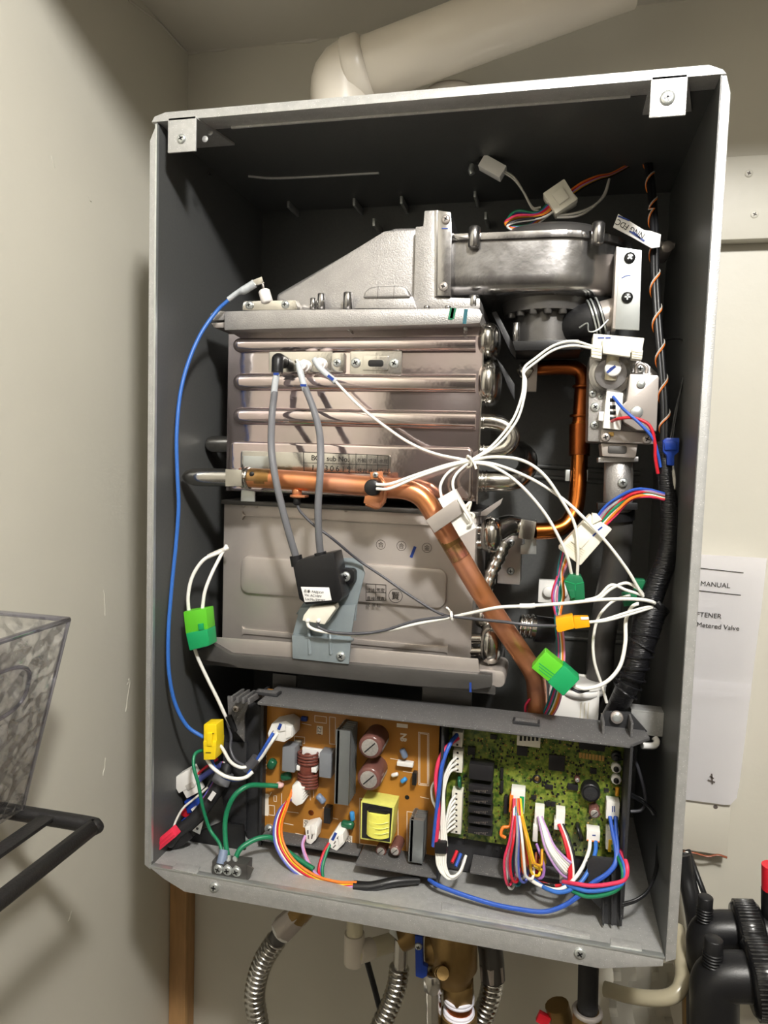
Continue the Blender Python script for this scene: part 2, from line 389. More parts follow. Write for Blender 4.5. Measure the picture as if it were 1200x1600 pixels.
for i in range(NX):
    for j in range(NZ): bm.faces.new((grid[i][j], grid[i+1][j], grid[i+1][j+1], grid[i][j+1]))
bmesh.ops.solidify(bm, geom=list(bm.faces), thickness=0.0003)
fin('page', bm, 'paper', sheet)
lines('rule', [((1078, 886), (1161, 895)), ((1076, 921), (1157, 930))], 0.2349, 0.0008, 'print_black', sheet)
text('lettering', 'MANUAL', P(1094, 915, 0.2349), 0.0074, 'print_black', sheet, -0.02)
text('lettering', 'FTENER', P(1088, 963, 0.2349), 0.0074, 'print_black', sheet, -0.02)
text('lettering', 'Metered Valve', P(1088, 979, 0.2349), 0.0074, 'print_black', sheet, -0.02)
lines('stain', [((1110, 1213), (1114, 1216)), ((1107, 1219), (1116, 1222)), ((1112, 1210), (1113, 1224))], 0.2345, 0.0016, 'print_soft', sheet)

# vent pipes above the case
vp = thing('vent_pipe', 'white plastic flue pipe with elbow rising over the case top', 'pipe', (P(532, 165, 0.13).x, 0.13, 0.70))
vx = P(534, 165, 0.13).x
e0, e1, e2 = Vector((vx, 0.13, 0.702)), P(566, 113, 0.13), P(985, -44, 0.13)
dv = (e2 - e1).normalized()
sweep('elbow', [e0, e0 + Vector((0, 0, 0.02)), e0 + Vector((0.002, 0, 0.045)), e1 - dv * 0.02 + Vector((0, 0, -0.002)), e1 + dv * 0.006], 0.0325, 'pvc_white', vp, 28, 6)
cyl('collar', e1 - dv * 0.016, e1 + dv * 0.008, 0.0352, 'pvc_white', vp, 32)
cyl('straight_pipe', e1, e2, 0.0302, 'pvc_white', vp, 32, bw=0.02)
ai = P(705, 150, 0.185)
iv = thing('intake_collar', 'low white round pipe collar on the case top behind the flue', 'pipe', (ai.x, 0.185, 0.70))
cyl('socket', (ai.x, 0.185, 0.702), (ai.x, 0.185, P(705, 137, 0.15).z), 0.036, 'pvc_white', iv, 28)
cyl('cap', (ai.x, 0.185, P(705, 137, 0.15).z), (ai.x, 0.185, P(705, 126, 0.16).z), 0.031, 'pvc_white', iv, 28)

# ================================================================ heater case
W, H, D = 0.47, 0.6975, 0.24
case = thing('heater_case', 'open silver sheet metal case of a wall mounted water heater', 'heater case', (W / 2, D / 2, 0))
T = 0.0012
box('back_panel', (-T, D - T, -T), (W + T, D, H + T), 'case_inner_shaded', case, 0)
box('side_panel', (-T, 0, -T), (0, D, H + T), 'case_inner_shaded', case, 0)
box('side_panel', (W, 0, -T), (W + T, D, H + T), 'case_inner_shaded', case, 0)
box('top_panel', (-T, 0.0225, H), (W + T, D, H + T), 'case_inner_shaded', case, 0)
box('bottom_panel', (-T, 0, -T), (W + T, D, 0), 'case_paint', case, 0)
# outer folded rim: front faces around the opening
RW = 0.0075
def rim(pts, d0, d1, nm='rim'):
    bm = bmesh.new(); bm_prism(bm, [Vector((x, d0, z)) for x, z in pts], (0, 1, 0), d1 - d0); bev(bm, 0.0006); return fin(nm, bm, 'case_paint', case)
rim([(-RW, 0.0), (-0.0005, -0.004), (-0.0005, H - 0.001), (-RW, H - 0.016)], -0.001, 0.022)
rim([(W + 0.0005, -0.004), (W + RW + 0.001, 0.0), (W + RW, H - 0.014), (W + 0.004, H - 0.001), (W + 0.0005, H - 0.001)], -0.001, 0.022)
rim([(-0.006, H), (W + 0.004, H), (W + 0.001, H + 0.0035), (W - 0.009, H + 0.0078), (0.008, H + 0.0078), (-0.003, H + 0.0048)], -0.001, 0.022)
rim([(-0.002, -0.001), (W - 0.001, -0.001), (W - 0.001, -0.0075), (W - 0.05, -0.0195), (0.036, -0.0195), (0.014, -0.0105)], -0.0015, 0.02)
box('rim_edge', (-0.002, -0.002, -0.0012), (W, 0.004, 0.0006), 'zinc', case, 0.0005)
box('rim_edge', (-0.0016, -0.0022, 0.004), (0.0004, 0.002, H - 0.002), 'zinc', case, 0.0005)
# outside shell of the case
box('side_panel', (-RW, 0.02, 0.0), (-0.004, D, H - 0.004), 'case_paint', case, 0.001)
box('side_panel', (W + 0.004, 0.02, 0.0), (W + RW, D, H - 0.004), 'case_paint', case, 0.001)
box('top_panel', (-0.004, 0.02, H + 0.004), (W + 0.004, D, H + 0.0075), 'case_paint', case, 0.001)
def tab(x0, x1, flange):
    a = box('hanging_bracket', (x0, -0.0035, H - 0.029), (x1, -0.0015, H + 0.0015), 'case_paint', case, 0.0009)
    bm = bmesh.new(); bm_prism(bm, [Vector((x0, -0.0035, H + 0.001)), Vector((x1, -0.0035, H + 0.001)), Vector((x1 + 0.012, 0.05, H - 0.0005)), Vector((x0, 0.05, H - 0.0005))], (0, 0, -1), 0.002)
    fin('bracket_arm', bm, 'case_paint', a)
    return a
a = P(265, 230, 0); b = P(309, 230, 0); br = tab(a.x, b.x, 1); screw('screw', 284, 217, -0.0035, 0.0042, 'zinc', br, h=0.002)
a = P(1014, 170, 0); b = P(1071, 170, 0); br = tab(a.x, b.x, 1); screw('screw', 1043, 153, -0.0035, 0.0055, 'zinc', br, h=0.002)
fcyl('bracket_hole', 320, 217, 0.01, 0.011, 0.003, 'case_paint', case, 10); fcyl('bracket_hole', 328, 207, 0.014, 0.015, 0.0026, 'case_paint', case, 10)
for q_ in ([(362, 199), (985, 150)], [(388, 275), (440, 278), (592, 270)]):
    sweep('pressed_rib', [PZ(x, y, H - 0.0003) for x, y in q_], 0.0016, 'case_paint', case, 8, 6)
for px, py in ((450, 318), (553, 315), (627, 312), (742, 302), (584, 347), (759, 337)):
    fpoly('wall_tab', [(px - 2, py - 6), (px + 2, py - 6), (px + 2, py + 6), (px - 2, py + 6)], 0.205, 0.239, 'zinc', case, 0.0003)
for px, py in ((284, 1386), (906, 1489)):
    screw('screw', *((335, 1386) if px == 284 else (906, 1489)), -0.0015, 0.0048, 'zinc', case, h=0.0022)
# pressed shapes in the bottom panel
def floor_pad(pts, h):
    bm = bmesh.new(); bm_prism(bm, [PZ(x, y, h) for x, y in pts], (0, 0, -1), h); bev(bm, 0.0007); fin('pressed_pad', bm, 'case_paint', case)
floor_pad([(276, 1347), (313, 1353), (307, 1365), (268, 1357)], 0.0016)
floor_pad([(954, 1464), (1003, 1472), (1003, 1484), (954, 1476)], 0.0016)
floor_pad([(690, 1408), (922, 1457), (922, 1464), (690, 1421)], 0.0016)
fcyl('wall_rivet', 358, 397, 0.16, 0.165, 0.0015, 'zinc', case, 8); fcyl('wall_rivet', 325, 270, 0.06, 0.065, 0.0016, 'black_part', case, 8)
# the bar across behind the circuit box
cb = box('cross_bar', (P(985, 1130, 0.075).x, 0.075, P(1020, 1150, 0.075).z), (W, 0.079, P(1020, 1114, 0.075).z), 'case_paint', case, 0.0006)
box('bar_flange', (P(985, 1130, 0.075).x, 0.075, P(1020, 1114, 0.075).z - 0.001), (W, 0.093, P(1020, 1114, 0.075).z + 0.001), 'case_paint', cb, 0.0004)
# back wall pressings
for yy in (735, 752, 1000, 985): tube('pressed_rib', [(825, yy - 8, 0.2385), (935, yy, 0.2385), (1000, yy + 5, 0.2385)], 0.003, 'case_inner_shaded', case, 8, 4)

# ================================================================ heat exchanger
YH = 0.08
hx = thing('heat_exchanger', 'shiny stainless steel heat exchanger box with pressed horizontal beads', 'heat exchanger', P(540, 1060, YH))
a, b = P(357, 512, YH), P(745, 784, YH)
body = box('body', (a.x, YH, b.z), (b.x, 0.2, a.z), 'stainless', hx, 0.0006)
box('edge_plate', (b.x, YH - 0.004, b.z - 0.002), (b.x + 0.0012, 0.2, a.z), 'stainless_plain', hx, 0)
def bead(x0, x1, yc, hh, dep, y=YH, name='pressed_bead', m='stainless', par=body):
    A, B = P(x0, yc, y), P(x1, yc, y); z = A.z * 0.5 + B.z * 0.5; zs = hh
    bm = bmesh.new(); n = 10; rings = []
    prof = [(A.x + zs * (1 - math.cos(t * math.pi / 2 / 6)), math.sin(t * math.pi / 2 / 6)) for t in range(7)] + [(B.x, 1.0)]
    for x, s in prof:
        s = max(s, 0.03)
        rings.append([bm.verts.new((x, y - dep * (s ** 0.7) * math.sin(math.pi * k / n) ** 0.8, z + zs * s * math.cos(math.pi * k / n))) for k in range(n + 1)])
    for Ra, Rb in zip(rings, rings[1:]):
        for k in range(n): bm.faces.new((Ra[k], Ra[k+1], Rb[k+1], Rb[k]))
    bm.faces.new(rings[-1])
    return fin(name, bm, m, par, 70)
for yc, hh in ((539, 0.0072), (598, 0.0088), (653, 0.0088)): bead(366, 744, yc, hh, 0.0075)
# lower raised panel of the upper box with the printed plate
a, b = P(361, 689, YH), P(737, 783, YH)
bm = bmesh.new(); bm_prism(bm, [Vector((x, YH - 0.005, z)) for x, z in rrect(a.x, b.z, b.x, a.z, 0.006)], (0, 1, 0), 0.006)
bev(bm, 0.003, 3, [e for e in bm.edges if all(abs(v.co.y - YH + 0.005) < 1e-6 for v in e.verts)]); fin('raised_panel', bm, 'stainless', body)
frr('printed_plate', 376, 704, 610, 742, YH - 0.0064, YH - 0.004, 0.003, 'stainless_plain', body)
YL = YH - 0.0067
lines('stamp_frame', [((474, 706), (607, 712)), ((474, 723), (607, 727)), ((475, 738), (606, 740)), ((474, 706), (475, 738)), ((607, 712), (606, 740)), ((545, 709), (546, 739)), ((556, 709), (556, 739)), ((573, 710), (573, 740)), ((590, 711), (590, 740))], YL, 0.0005, 'print_black', body)
text('lettering', 'BO   sub No.', P(486, 719, YL), 0.0072, 'print_black', body, -0.01, bold=0.00005)
text('lettering', '1 0  3 0 6 1 9', P(486, 734.5, YL), 0.0075, 'print_black', body, -0.01, bold=0.00005, sx=1.0)
for k, s in enumerate(('外観', '寸法', '水圧')):
    text('lettering', s, P(558 + 17 * k, 722 + k * 0.6, YL), 0.0046, 'print_black', body); text('lettering', ('検査', '検印', '良品')[k], P(558 + 17 * k, 738 + k * 0.6, YL), 0.0048, 'print_black', body)
# igniter plates
pl = frr('igniter_plate', 420, 549, 520, 582, YH - 0.003, YH, 0.002, 'stainless_plain', hx)
p2 = frr('igniter_plate', 518, 551, 538, 582, YH - 0.0035, YH, 0.002, 'stainless_plain', hx)
screw('screw', 527, 567, YH - 0.0035, 0.0042, 'zinc', p2, h=0.002)
sg = frr('sight_plate', 547, 548, 627, 586, YH - 0.0032, YH, 0.002, 'stainless_plain', hx)
frr('window_rim', 567, 556, 606, 579, YH - 0.0048, YH - 0.003, 0.001, 'stainless_plain', sg)
frr('slot', 575, 562, 599, 573, YH - 0.0052, YH - 0.0045, 0.0025, 'black_part', sg)
screw('screw', 556, 567, YH - 0.0032, 0.0048, 'zinc', sg, h=0.002); screw('screw', 616, 568, YH - 0.0032, 0.0048, 'zinc', sg, h=0.002)
for px, py in ((472, 570), (497, 567)):
    c = P(px, py, YH - 0.014); cyl('electrode_insulator', c + Vector((0, 0.014, 0)), c, 0.0062, 'ceramic', hx, 16, prof=[(0, 0.0062), (0.6, 0.006), (0.62, 0.0045), (1, 0.0042)])
    cyl('electrode_pin', c, c + Vector((-0.004, -0.004, 0)), 0.001, 'steel_satin', hx, 8)
for px, py in ((431, 515), (545, 514), (727, 513)): fcyl('stud', px, py, YH - 0.006, YH, 0.0018, 'zinc', hx, 8)
# lower combustion chamber
YF = 0.083
a, b = P(350, 786, YF), P(735, 1040, YF)
ch = box('combustion_chamber', (a.x, YF, b.z), (b.x, 0.2, a.z), 'steel_satin', hx, 0.0012)
box('seam', (a.x - 0.002, YF - 0.003, a.z - 0.001), (b.x + 0.002, 0.2, a.z + 0.0035), 'steel_dark', hx, 0.0008)
frr('pressed_bar', 378, 806, 724, 823, YF - 0.003, YF, 0.004, 'steel_satin', ch, 0.0024)
frr('pressed_panel', 376, 868, 696, 952, YF - 0.004, YF, 0.009, 'steel_satin', ch, 0.003)
frr('pressed_bar', 378, 990, 700, 1012, YF - 0.0014, YF, 0.003, 'steel_satin', ch, 0.0013)
for px, py in ((380, 790), (400, 791), (540, 797), (695, 800)): fcyl('spot_weld', px, py, YF - 0.0006, YF, 0.0022, 'steel_satin', ch, 10)
YS = YF - 0.0003
def stamp(px, py, r, d, s, sz, m='print_soft'):
    c = P(px, py, d); ring('stamp_ring', c, (0, 1, 0), r, 0.00022, m, ch, 24, 4); text('lettering', s, c + Vector((0, -0.0002, -sz * 0.36)), sz, m, ch, align='CENTER')
stamp(595, 851, 0.0046, YS, '合', 0.006); stamp(627, 853, 0.0046, YS, '合', 0.006); stamp(667, 856, 0.0046, YS, '金', 0.006)
lines('marker_stroke', [((648, 856), (643, 869))], YS, 0.0028, 'ink_blue', ch)
YP2 = YF - 0.0043
lines('stamp_frame', [((572, 912), (603, 914)), ((572, 925), (603, 926)), ((572, 938), (603, 938)), ((572, 912), (572, 938)), ((603, 914), (603, 938)), ((587, 913), (587, 938))], YP2, 0.0005, 'print_black', ch)
for k, s in enumerate(('寸法', '気密', '良検', '検査')): text('lettering', s, P(573 + 15 * (k % 2), 924 + 13 * (k // 2), YP2), 0.0042, 'print_black', ch)
text('lettering', '試 運 転', P(572, 947, YP2), 0.0042, 'print_black', ch)
stamp(618, 931, 0.0068, YP2, '賢', 0.0085, 'print_black')
# lower tray
YT = 0.05
tr = fpoly('tray_rim', [(306, 1019), (333, 1006), (360, 1022), (768, 1055), (768, 1074), (742, 1078), (640, 1072), (374, 1044), (358, 1038), (313, 1031)], YT, YT + 0.012, 'steel_dark', hx, 0.0015)
fpoly('tray_flange', [(333, 996), (455, 1004), (747, 1030), (750, 1058), (372, 1026), (326, 1012)], YT + 0.006, YT + 0.009, 'steel_satin', hx, 0.0008)
a, b = P(312, 1032, YT + 0.012), P(775, 1070, YT + 0.012)
box('tray', (a.x, YT + 0.012, P(540, 1062, YT + 0.012).z), (b.x, 0.2, P(540, 1046, YT + 0.012).z), 'steel_dark', hx, 0.002)
frr('tray_corner', 742, 1044, 789, 1076, YT + 0.012, YT + 0.06, 0.006, 'steel_satin', hx, 0.003)
lines('marker_stroke', [((735, 1068), (735, 1080))], YT - 0.0002, 0.002, 'ink_blue', hx)
for x0, x1, y0, y1 in ((426, 462, 1052, 1092), (660, 736, 1066, 1118)): fbox('tray_leg', x0, y0, x1, y1, 0.085, 0.09, 'steel_dark', hx)
cyl('drain_tube', P(729, 905, 0.09), P(728, 1000, 0.09), 0.0025, 'stainless_plain', hx, 10)
# top flange and hood
YG = 0.062
tf = fpoly('top_flange', [(350, 486), (420, 484), (735, 481), (749, 482), (754, 492), (750, 505), (735, 506), (350, 516)], YG, 0.205, 'cast_alu', hx, 0.0016)
fpoly('flange_lug', [(328, 490), (338, 485), (352, 486), (352, 500), (332, 501)], YG + 0.006, 0.2, 'cast_alu', hx, 0.001)
fpoly('flange_lug', [(330, 505), (352, 503), (352, 512), (334, 512)], YG + 0.008, 0.2, 'steel_satin', hx, 0.0008)
lines('marker_stroke', [((706, 485), (704, 496)), ((709, 485), (707, 494))], YG - 0.0002, 0.0042, 'ink_green', hx)
lines('marker_stroke', [((728, 486), (726, 503))], YG - 0.0002, 0.0034, 'ink_teal', hx)
# hood: sloped sheet body
bm = bmesh.new()
front = [P(x, y, 0.086) for x, y in ((430, 486), (432, 459), (600, 362), (616, 356), (652, 355), (654, 486))]
back = [P(x, y, 0.086) + Vector((dx, 0.11, 0)) for x, y, dx in ((430, 486, 0), (432, 459, 0), (600, 362, 0), (616, 356, 0), (652, 355, 0), (654, 486, 0))]
vf = [bm.verts.new(p) for p in front]; vb = [bm.verts.new(p) for p in back]
bm.faces.new(vf); bm.faces.new(vb[::-1])
for k in range(6): bm.faces.new((vf[k], vf[(k+1) % 6], vb[(k+1) % 6], vb[k]))
bev(bm, 0.004, 3); hood = fin('hood', bm, 'cast_alu', hx)
fpoly('hood_block', [(649, 354), (661, 353), (663, 329), (683, 328), (684, 464), (750, 466), (750, 482), (646, 482)], 0.076, 0.2, 'cast_alu', hx, 0.0012)
fpoly('hood_lip', [(679, 328), (684, 328), (685, 463), (679, 464)], 0.0745, 0.2, 'alu_shiny', hx, 0.0006)
dm = fpoly('hood_dome', [(553, 482), (562, 468), (568, 463), (645, 463), (652, 482)], 0.0715, 0.1, 'cast_alu', hx, 0.001)
fpoly('dome_cap', [(567, 465), (570, 455), (578, 449), (590, 447), (626, 446), (635, 450), (641, 464)], 0.069, 0.1, 'cast_alu', hx, 0.0018, 3)
for px in (591, 616): lines('dome_groove', [((px, 447), (px - 1, 466))], 0.069, 0.0005, 'steel_dark', dm)
def boss(px, y0, y1, r, d):
    A, B = P(px, y1, d), P(px, y0, d); return cyl('boss', A, (A.x, d, B.z), r, 'alu_shiny', hx, 12)
boss(502, 459, 484, 0.004, 0.078); boss(543, 457, 484, 0.0045, 0.076); boss(489, 466, 484, 0.003, 0.08); boss(740, 462, 480, 0.005, 0.08)
for px in (667, 700): boss(px, 478, 483, 0.003, 0.07)
# ignition electrode on the flange
el = thing('flame_electrode', 'white ceramic electrode with metal base on the flange end', 'electrode', P(415, 484, 0.07))
fpoly('base_plate', [(378, 478), (380, 470), (462, 469), (466, 484), (378, 485)], 0.066, 0.09, 'stainless_plain', el, 0.0008)
screw('screw', 390, 477, 0.066, 0.004, 'zinc', el); screw('screw', 446, 476, 0.066, 0.004, 'zinc', el)
A, B = P(418, 474, 0.068), P(412, 453, 0.068); cyl('insulator', A, B, 0.0058, 'ceramic', el, 16, bw=0.25)
cyl('pin', B, P(409, 437, 0.068), 0.0014, 'steel_satin', el, 8)

# steel return bends on the right of the exchanger
def blob(px, py, w_, h_, d, dep, m='stainless_plain', parent=hx, name='end_cap'):
    """rounded oval end cap of two pipes"""
    c = P(px, py, d); bm = bmesh.new(); bmesh.ops.create_uvsphere(bm, u_segments=20, v_segments=14, radius=1)
    for v in bm.verts:
        z = v.co.z; s = 1 if abs(z) < 0.5 else 1
        f = lambda t, e: math.copysign(abs(t) ** e, t)
        v.co = Vector((c.x + f(v.co.x, 0.8) * w_, c.y + f(v.co.y, 0.9) * dep, c.z + f(v.co.z, 0.75) * h_))
    o = fin(name, bm, m, parent, 60)
    bm = bmesh.new(); n = 28; pts = [Vector((c.x - w_ * 0.1, c.y + math.copysign(abs(math.sin(2 * math.pi * k / n)) ** 0.9, math.sin(2 * math.pi * k / n)) * dep * 1.0, c.z + math.copysign(abs(math.cos(2 * math.pi * k / n)) ** 0.75, math.cos(2 * math.pi * k / n)) * h_ * 1.0)) for k in range(n + 1)]
    bm_sweep(bm, pts, 0.0009, 6, False); fin('weld_seam', bm, m, o); return o
blob(764, 535, 0.011, 0.0175, 0.10, 0.03); blob(765, 600, 0.0115, 0.0215, 0.10, 0.03)
pipe_u = [(742, 659, 0.095), (768, 659, 0.095), (790, 666, 0.095), (800, 683, 0.095), (790, 700, 0.095), (768, 706, 0.095), (740, 706, 0.095)]
ub = thing('return_bend', 'shiny steel U shaped return bend on the exchanger side', 'pipe', P(770, 706, 0.095))
tube('bend', pipe_u, 0.0078, 'stainless_plain', ub, 16, 8)
for x_ in (744, 756): 
    for y_ in (659, 706):
        c = P(x_, y_, 0.095); ring('crimp_ring', c, (1, 0, 0), 0.0079, 0.0009, 'stainless_plain', ub, 20, 6)
ob_ = thing('outlet_bend', 'wide steel pipe bend below the return bend', 'pipe', P(780, 770, 0.11))
tube('bend', [(738, 752, 0.1), (775, 752, 0.1), (805, 750, 0.108), (822, 735, 0.13), (824, 715, 0.15), (812, 703, 0.17)], 0.0098, 'stainless_plain', ob_, 18, 8)
for x_ in (742, 748, 754, 760): ring('crimp_ring', P(x_, 752, 0.1), (1, 0, 0), 0.0099, 0.0011, 'stainless_plain', ob_, 22, 6)
mf = thing('inlet_manifold', 'bulging welded steel manifold beside the copper elbow', 'manifold', P(770, 860, 0.1))
blob(768, 835, 0.011, 0.0175, 0.1, 0.022, parent=mf, name='cap')
tube('stub', [(738, 827, 0.1), (765, 827, 0.1)], 0.0055, 'stainless_plain', mf, 12); tube('stub', [(738, 850, 0.1), (765, 850, 0.1)], 0.0055, 'stainless_plain', mf, 12)
tube('neck', [(772, 832, 0.105), (792, 822, 0.115), (806, 822, 0.12), (818, 826, 0.12)], lambda t: 0.0125 - 0.004 * t, 'stainless_plain', mf, 16)
obox('coupling_nut', (812, 826), (836, 830), 0.019, 0.11, 0.135, 'stainless_plain', mf)
fpoly('clip', [(813, 811), (838, 812), (838, 866), (813, 866), (813, 852), (820, 850), (820, 838), (813, 836)], 0.136, 0.139, 'zinc', mf, 0.0004)
lm = thing('outlet_manifold', 'rounded welded steel manifold low beside the tray corner', 'manifold', P(765, 1045, 0.08))
blob(768, 1004, 0.011, 0.0205, 0.085, 0.022, parent=lm, name='cap')
for y_ in (998, 1018): tube('stub', [(731, y_, 0.088), (765, y_, 0.088)], 0.005, 'stainless_plain', lm, 12)
blob(756, 963, 0.009, 0.011, 0.105, 0.016, parent=lm, name='cap')
tube('foil_wrap', [(786, 848, 0.115), (778, 872, 0.11), (768, 896, 0.105), (760, 925, 0.1)], lambda t: 0.0085 - 0.003 * t + 0.0008 * math.sin(t * 40), 'stainless_plain', lm, 9, 6)
bl_ = thing('support_plate', 'dark grey plate with screws standing behind the exchanger manifold', 'bracket', P(797, 915, 0.16))
fbox('plate', 780, 835, 812, 914, 0.16, 0.2, 'steel_satin', bl_, 0.001)
for y_ in (848, 892): screw('screw', 798, y_, 0.16, 0.004, 'zinc', bl_)
fpoly('sensor_bracket', [(742, 806), (786, 778), (782, 788), (760, 806)], 0.105, 0.108, 'steel_satin', hx, 0.0005)
fpoly('diagonal_strut', [(768, 488), (776, 486), (806, 545), (806, 560), (798, 552)], 0.12, 0.14, 'box_dark', hx, 0.001)
fpoly('diagonal_strut', [(776, 560), (786, 572), (804, 600), (804, 625), (794, 605)], 0.13, 0.133, 'box_dark', hx, 0.0006)
for y_, x_ in ((692, 342), (746, 0)):
    if x_: cyl('pipe_stub', P(360, y_ + 2, 0.1), P(323, y_ + 2, 0.1), 0.0088, 'stainless_plain', hx, 18, prof=[(0, 0.0088), (0.75, 0.0088), (0.92, 0.0068), (1, 0.003)])

# ================================================================ fan
fan = thing('blower_fan', 'cast aluminium blower housing with square duct above the exchanger', 'fan', P(835, 545, 0.15))
zt, zb = P(835, 374, 0.085).z, P(835, 456, 0.085).z; fx = P(860, 410, 0.1).x; x0 = P(702, 400, 0.085).x
def volute(o, y0=0.083):
    cy, r = y0 + 0.075, 0.075 + o; pts = [(x0, y0 - o), (fx, y0 - o)]
    pts += [(fx + r * math.sin(math.radians(a)), cy - r * math.cos(math.radians(a))) for a in range(10, 181, 10)]
    pts += [(x0, cy + 0.02)]; return pts
bm = bmesh.new(); bm_prism(bm, [Vector((x, y, zb)) for x, y in volute(0)], (0, 0, 1), zt - zb)
bev(bm, 0.016, 5, [e for e in bm.edges if all(abs(v.co.z - zb) < 1e-6 for v in e.verts) and max(v.co.x for v in e.verts) > x0 + 0.001])
fin('housing', bm, 'alu_shiny', fan, 50)
bm = bmesh.new(); bm_prism(bm, [Vector((x, y, zt)) for x, y in volute(0.0035)], (0, 0, 1), 0.0065); bev(bm, 0.0008); fin('rim', bm, 'alu_shiny', fan)
cyl('top_cover', (fx, 0.155, zt + 0.0065), (fx, 0.155, zt + 0.024), 0.06, 'steel_dark', fan, 36, prof=[(0, 0.062), (0.5, 0.06), (0.8, 0.054), (1, 0.035)])
for px, d in ((741, 0.079), (934, 0.081)):
    c = P(px, 372, d); cyl('bolt_boss', (c.x, d, zt - 0.008), (c.x, d, zt + 0.012), 0.0058, 'alu_shiny', fan, 14, bw=0.3)
ld_ = fpoly('duct_flange', [(684, 328), (704, 331), (706, 362), (704, 462), (683, 462)], 0.072, 0.18, 'alu_shiny', fan, 0.0008)
screw('screw', 697, 343, 0.072, 0.0042, 'steel_satin', ld_); screw('screw', 693, 448, 0.072, 0.0042, 'steel_satin', ld_)
lines('marker_stroke', [((691, 357), (699, 357))], 0.0718, 0.001, 'ink_blue', ld_)
fpoly('rim_link', [(703, 362), (718, 368), (735, 366), (735, 374), (716, 375), (704, 368)], 0.078, 0.1, 'alu_shiny', fan, 0.0008)
mx = P(856, 500, 0.125); zm0, zm1 = P(856, 536, 0.1).z, zb
cyl('motor_housing', (mx.x, 0.145, zm0), (mx.x, 0.145, zm1), 0.036, 'steel_dark', fan, 30, prof=[(0, 0.036), (0.12, 0.036), (0.13, 0.034), (0.72, 0.034), (0.74, 0.044), (1, 0.046)])
for k in range(7):
    a = math.radians(-150 + k * 20); 
    cyl('bolt_boss', (mx.x + 0.04 * math.cos(a), 0.145 + 0.04 * math.sin(a), zm1 - 0.016), (mx.x + 0.04 * math.cos(a), 0.145 + 0.04 * math.sin(a), zm1), 0.004, 'steel_dark', fan, 8)
fpoly('motor_plate', [(800, 533), (905, 530), (908, 546), (805, 548)], 0.1, 0.16, 'black_plastic', fan, 0.001)
c = P(806, 537, 0.11); cyl('stud', c, c + Vector((0, 0, 0.02)), 0.0035, 'alu_shiny', fan, 10)
hs = thing('intake_hose', 'black rubber elbow hose with spring clamp under the blower', 'hose', P(925, 530, 0.12))
tube('elbow', [(893, 520, 0.14), (905, 508, 0.12), (922, 500, 0.112), (940, 494, 0.112)], lambda t: 0.018 - 0.002 * t, 'rubber_black', hs, 20, 8)
tube('pipe', [(930, 498, 0.112), (968, 488, 0.112)], 0.0145, 'steel_satin', hs, 18, 4)
u_ = (P(940, 494, 0.112) - P(922, 500, 0.112))
for px, py in ((925, 499), (930, 497), (938, 495)): ring('clamp_wire', P(px, py, 0.112), u_, 0.0182, 0.0009, 'zinc', hs, 28, 6)
tube('clamp_ear', [(905, 512, 0.093), (918, 505, 0.092), (920, 518, 0.0925), (935, 515, 0.094), (950, 500, 0.098)], 0.0008, 'zinc', hs, 6, 4)

# ================================================================ gas valve and its bracket
sb = thing('support_strip', 'upright galvanised strip with two dark screws beside the blower', 'bracket', P(981, 516, 0.087))
fpoly('strip', [(968, 386), (1003, 391), (999, 516), (961, 514)], 0.085, 0.0875, 'zinc', sb, 0.0005)
fpoly('fold', [(963, 385), (969, 386), (963, 514), (957, 513)], 0.086, 0.12, 'steel_satin', sb, 0.0005)
for p in ((984, 403), (980, 465)): screw('screw', *p, 0.085, 0.005, 'black_part', sb, slot='zinc', h=0.003)
lines('marker_stroke', [((972, 434), (978, 431)), ((978, 431), (985, 430))], 0.0848, 0.0008, 'ink_blue', sb)
gv = thing('gas_valve', 'cast metal gas valve with round regulator and grey cover', 'valve', P(970, 715, 0.11))
fpoly('body', [(921, 556), (990, 560), (1012, 568), (1029, 584), (1027, 676), (1000, 690), (970, 692), (918, 690)], 0.1, 0.16, 'cast_alu', gv, 0.002)
rg = P(953, 586, 0.1)
cyl('regulator', rg, rg + Vector((0, -0.012, 0)), 0.019, 'alu_shiny', gv, 32, prof=[(0, 0.0192), (0.5, 0.0192), (0.55, 0.0165), (0.75, 0.0165), (0.8, 0.0145), (1, 0.014)])
st = cyl('stem', rg + Vector((0.0, -0.012, -0.006)), rg + Vector((0.001, -0.017, 0.02)), 0.0055, 'pvc_cream', gv, 14)
c = rg + Vector((0.001, -0.012, 0.0035)); cp_ = cyl('dial', c, c + Vector((0, -0.009, 0)), 0.0072, 'nylon_white', gv, 20)
lines('marker_stroke', [((950, 581), (955, 576)), ((955, 576), (960, 573)), ((953, 579), (959, 574))], 0.0788, 0.0022, 'ink_blue', cp_)
for p, r in (((926, 615), 0.0035), ((938, 620), 0.0022), ((930, 636), 0.0044), ((929, 664), 0.004), ((1000, 576), 0.0045)): screw('screw', *p, 0.1, r, 'zinc', gv)
cv = fpoly('cover', [(984, 584), (1028, 586), (1030, 590), (1026, 674), (995, 672), (976, 660), (968, 642), (971, 634), (980, 626)], 0.079, 0.102, 'steel_satin', gv, 0.0014)
fcyl('rivet', 1002, 600, 0.0775, 0.08, 0.0038, 'zinc', cv, 14); fcyl('rivet', 995, 644, 0.0775, 0.08, 0.0055, 'zinc', cv, 14)
tube('hook', [(994, 583, 0.09), (994, 573, 0.09), (1001, 568, 0.09), (1010, 574, 0.09), (1010, 583, 0.09)], 0.0016, 'steel_satin', gv, 8)
fpoly('foot_plate', [(940, 671), (1026, 678), (1021, 694), (938, 691)], 0.093, 0.12, 'steel_satin', gv, 0.0008)
for p in ((946, 683), (1011, 686)): screw('screw', *p, 0.093, 0.0044, 'steel_satin', gv)
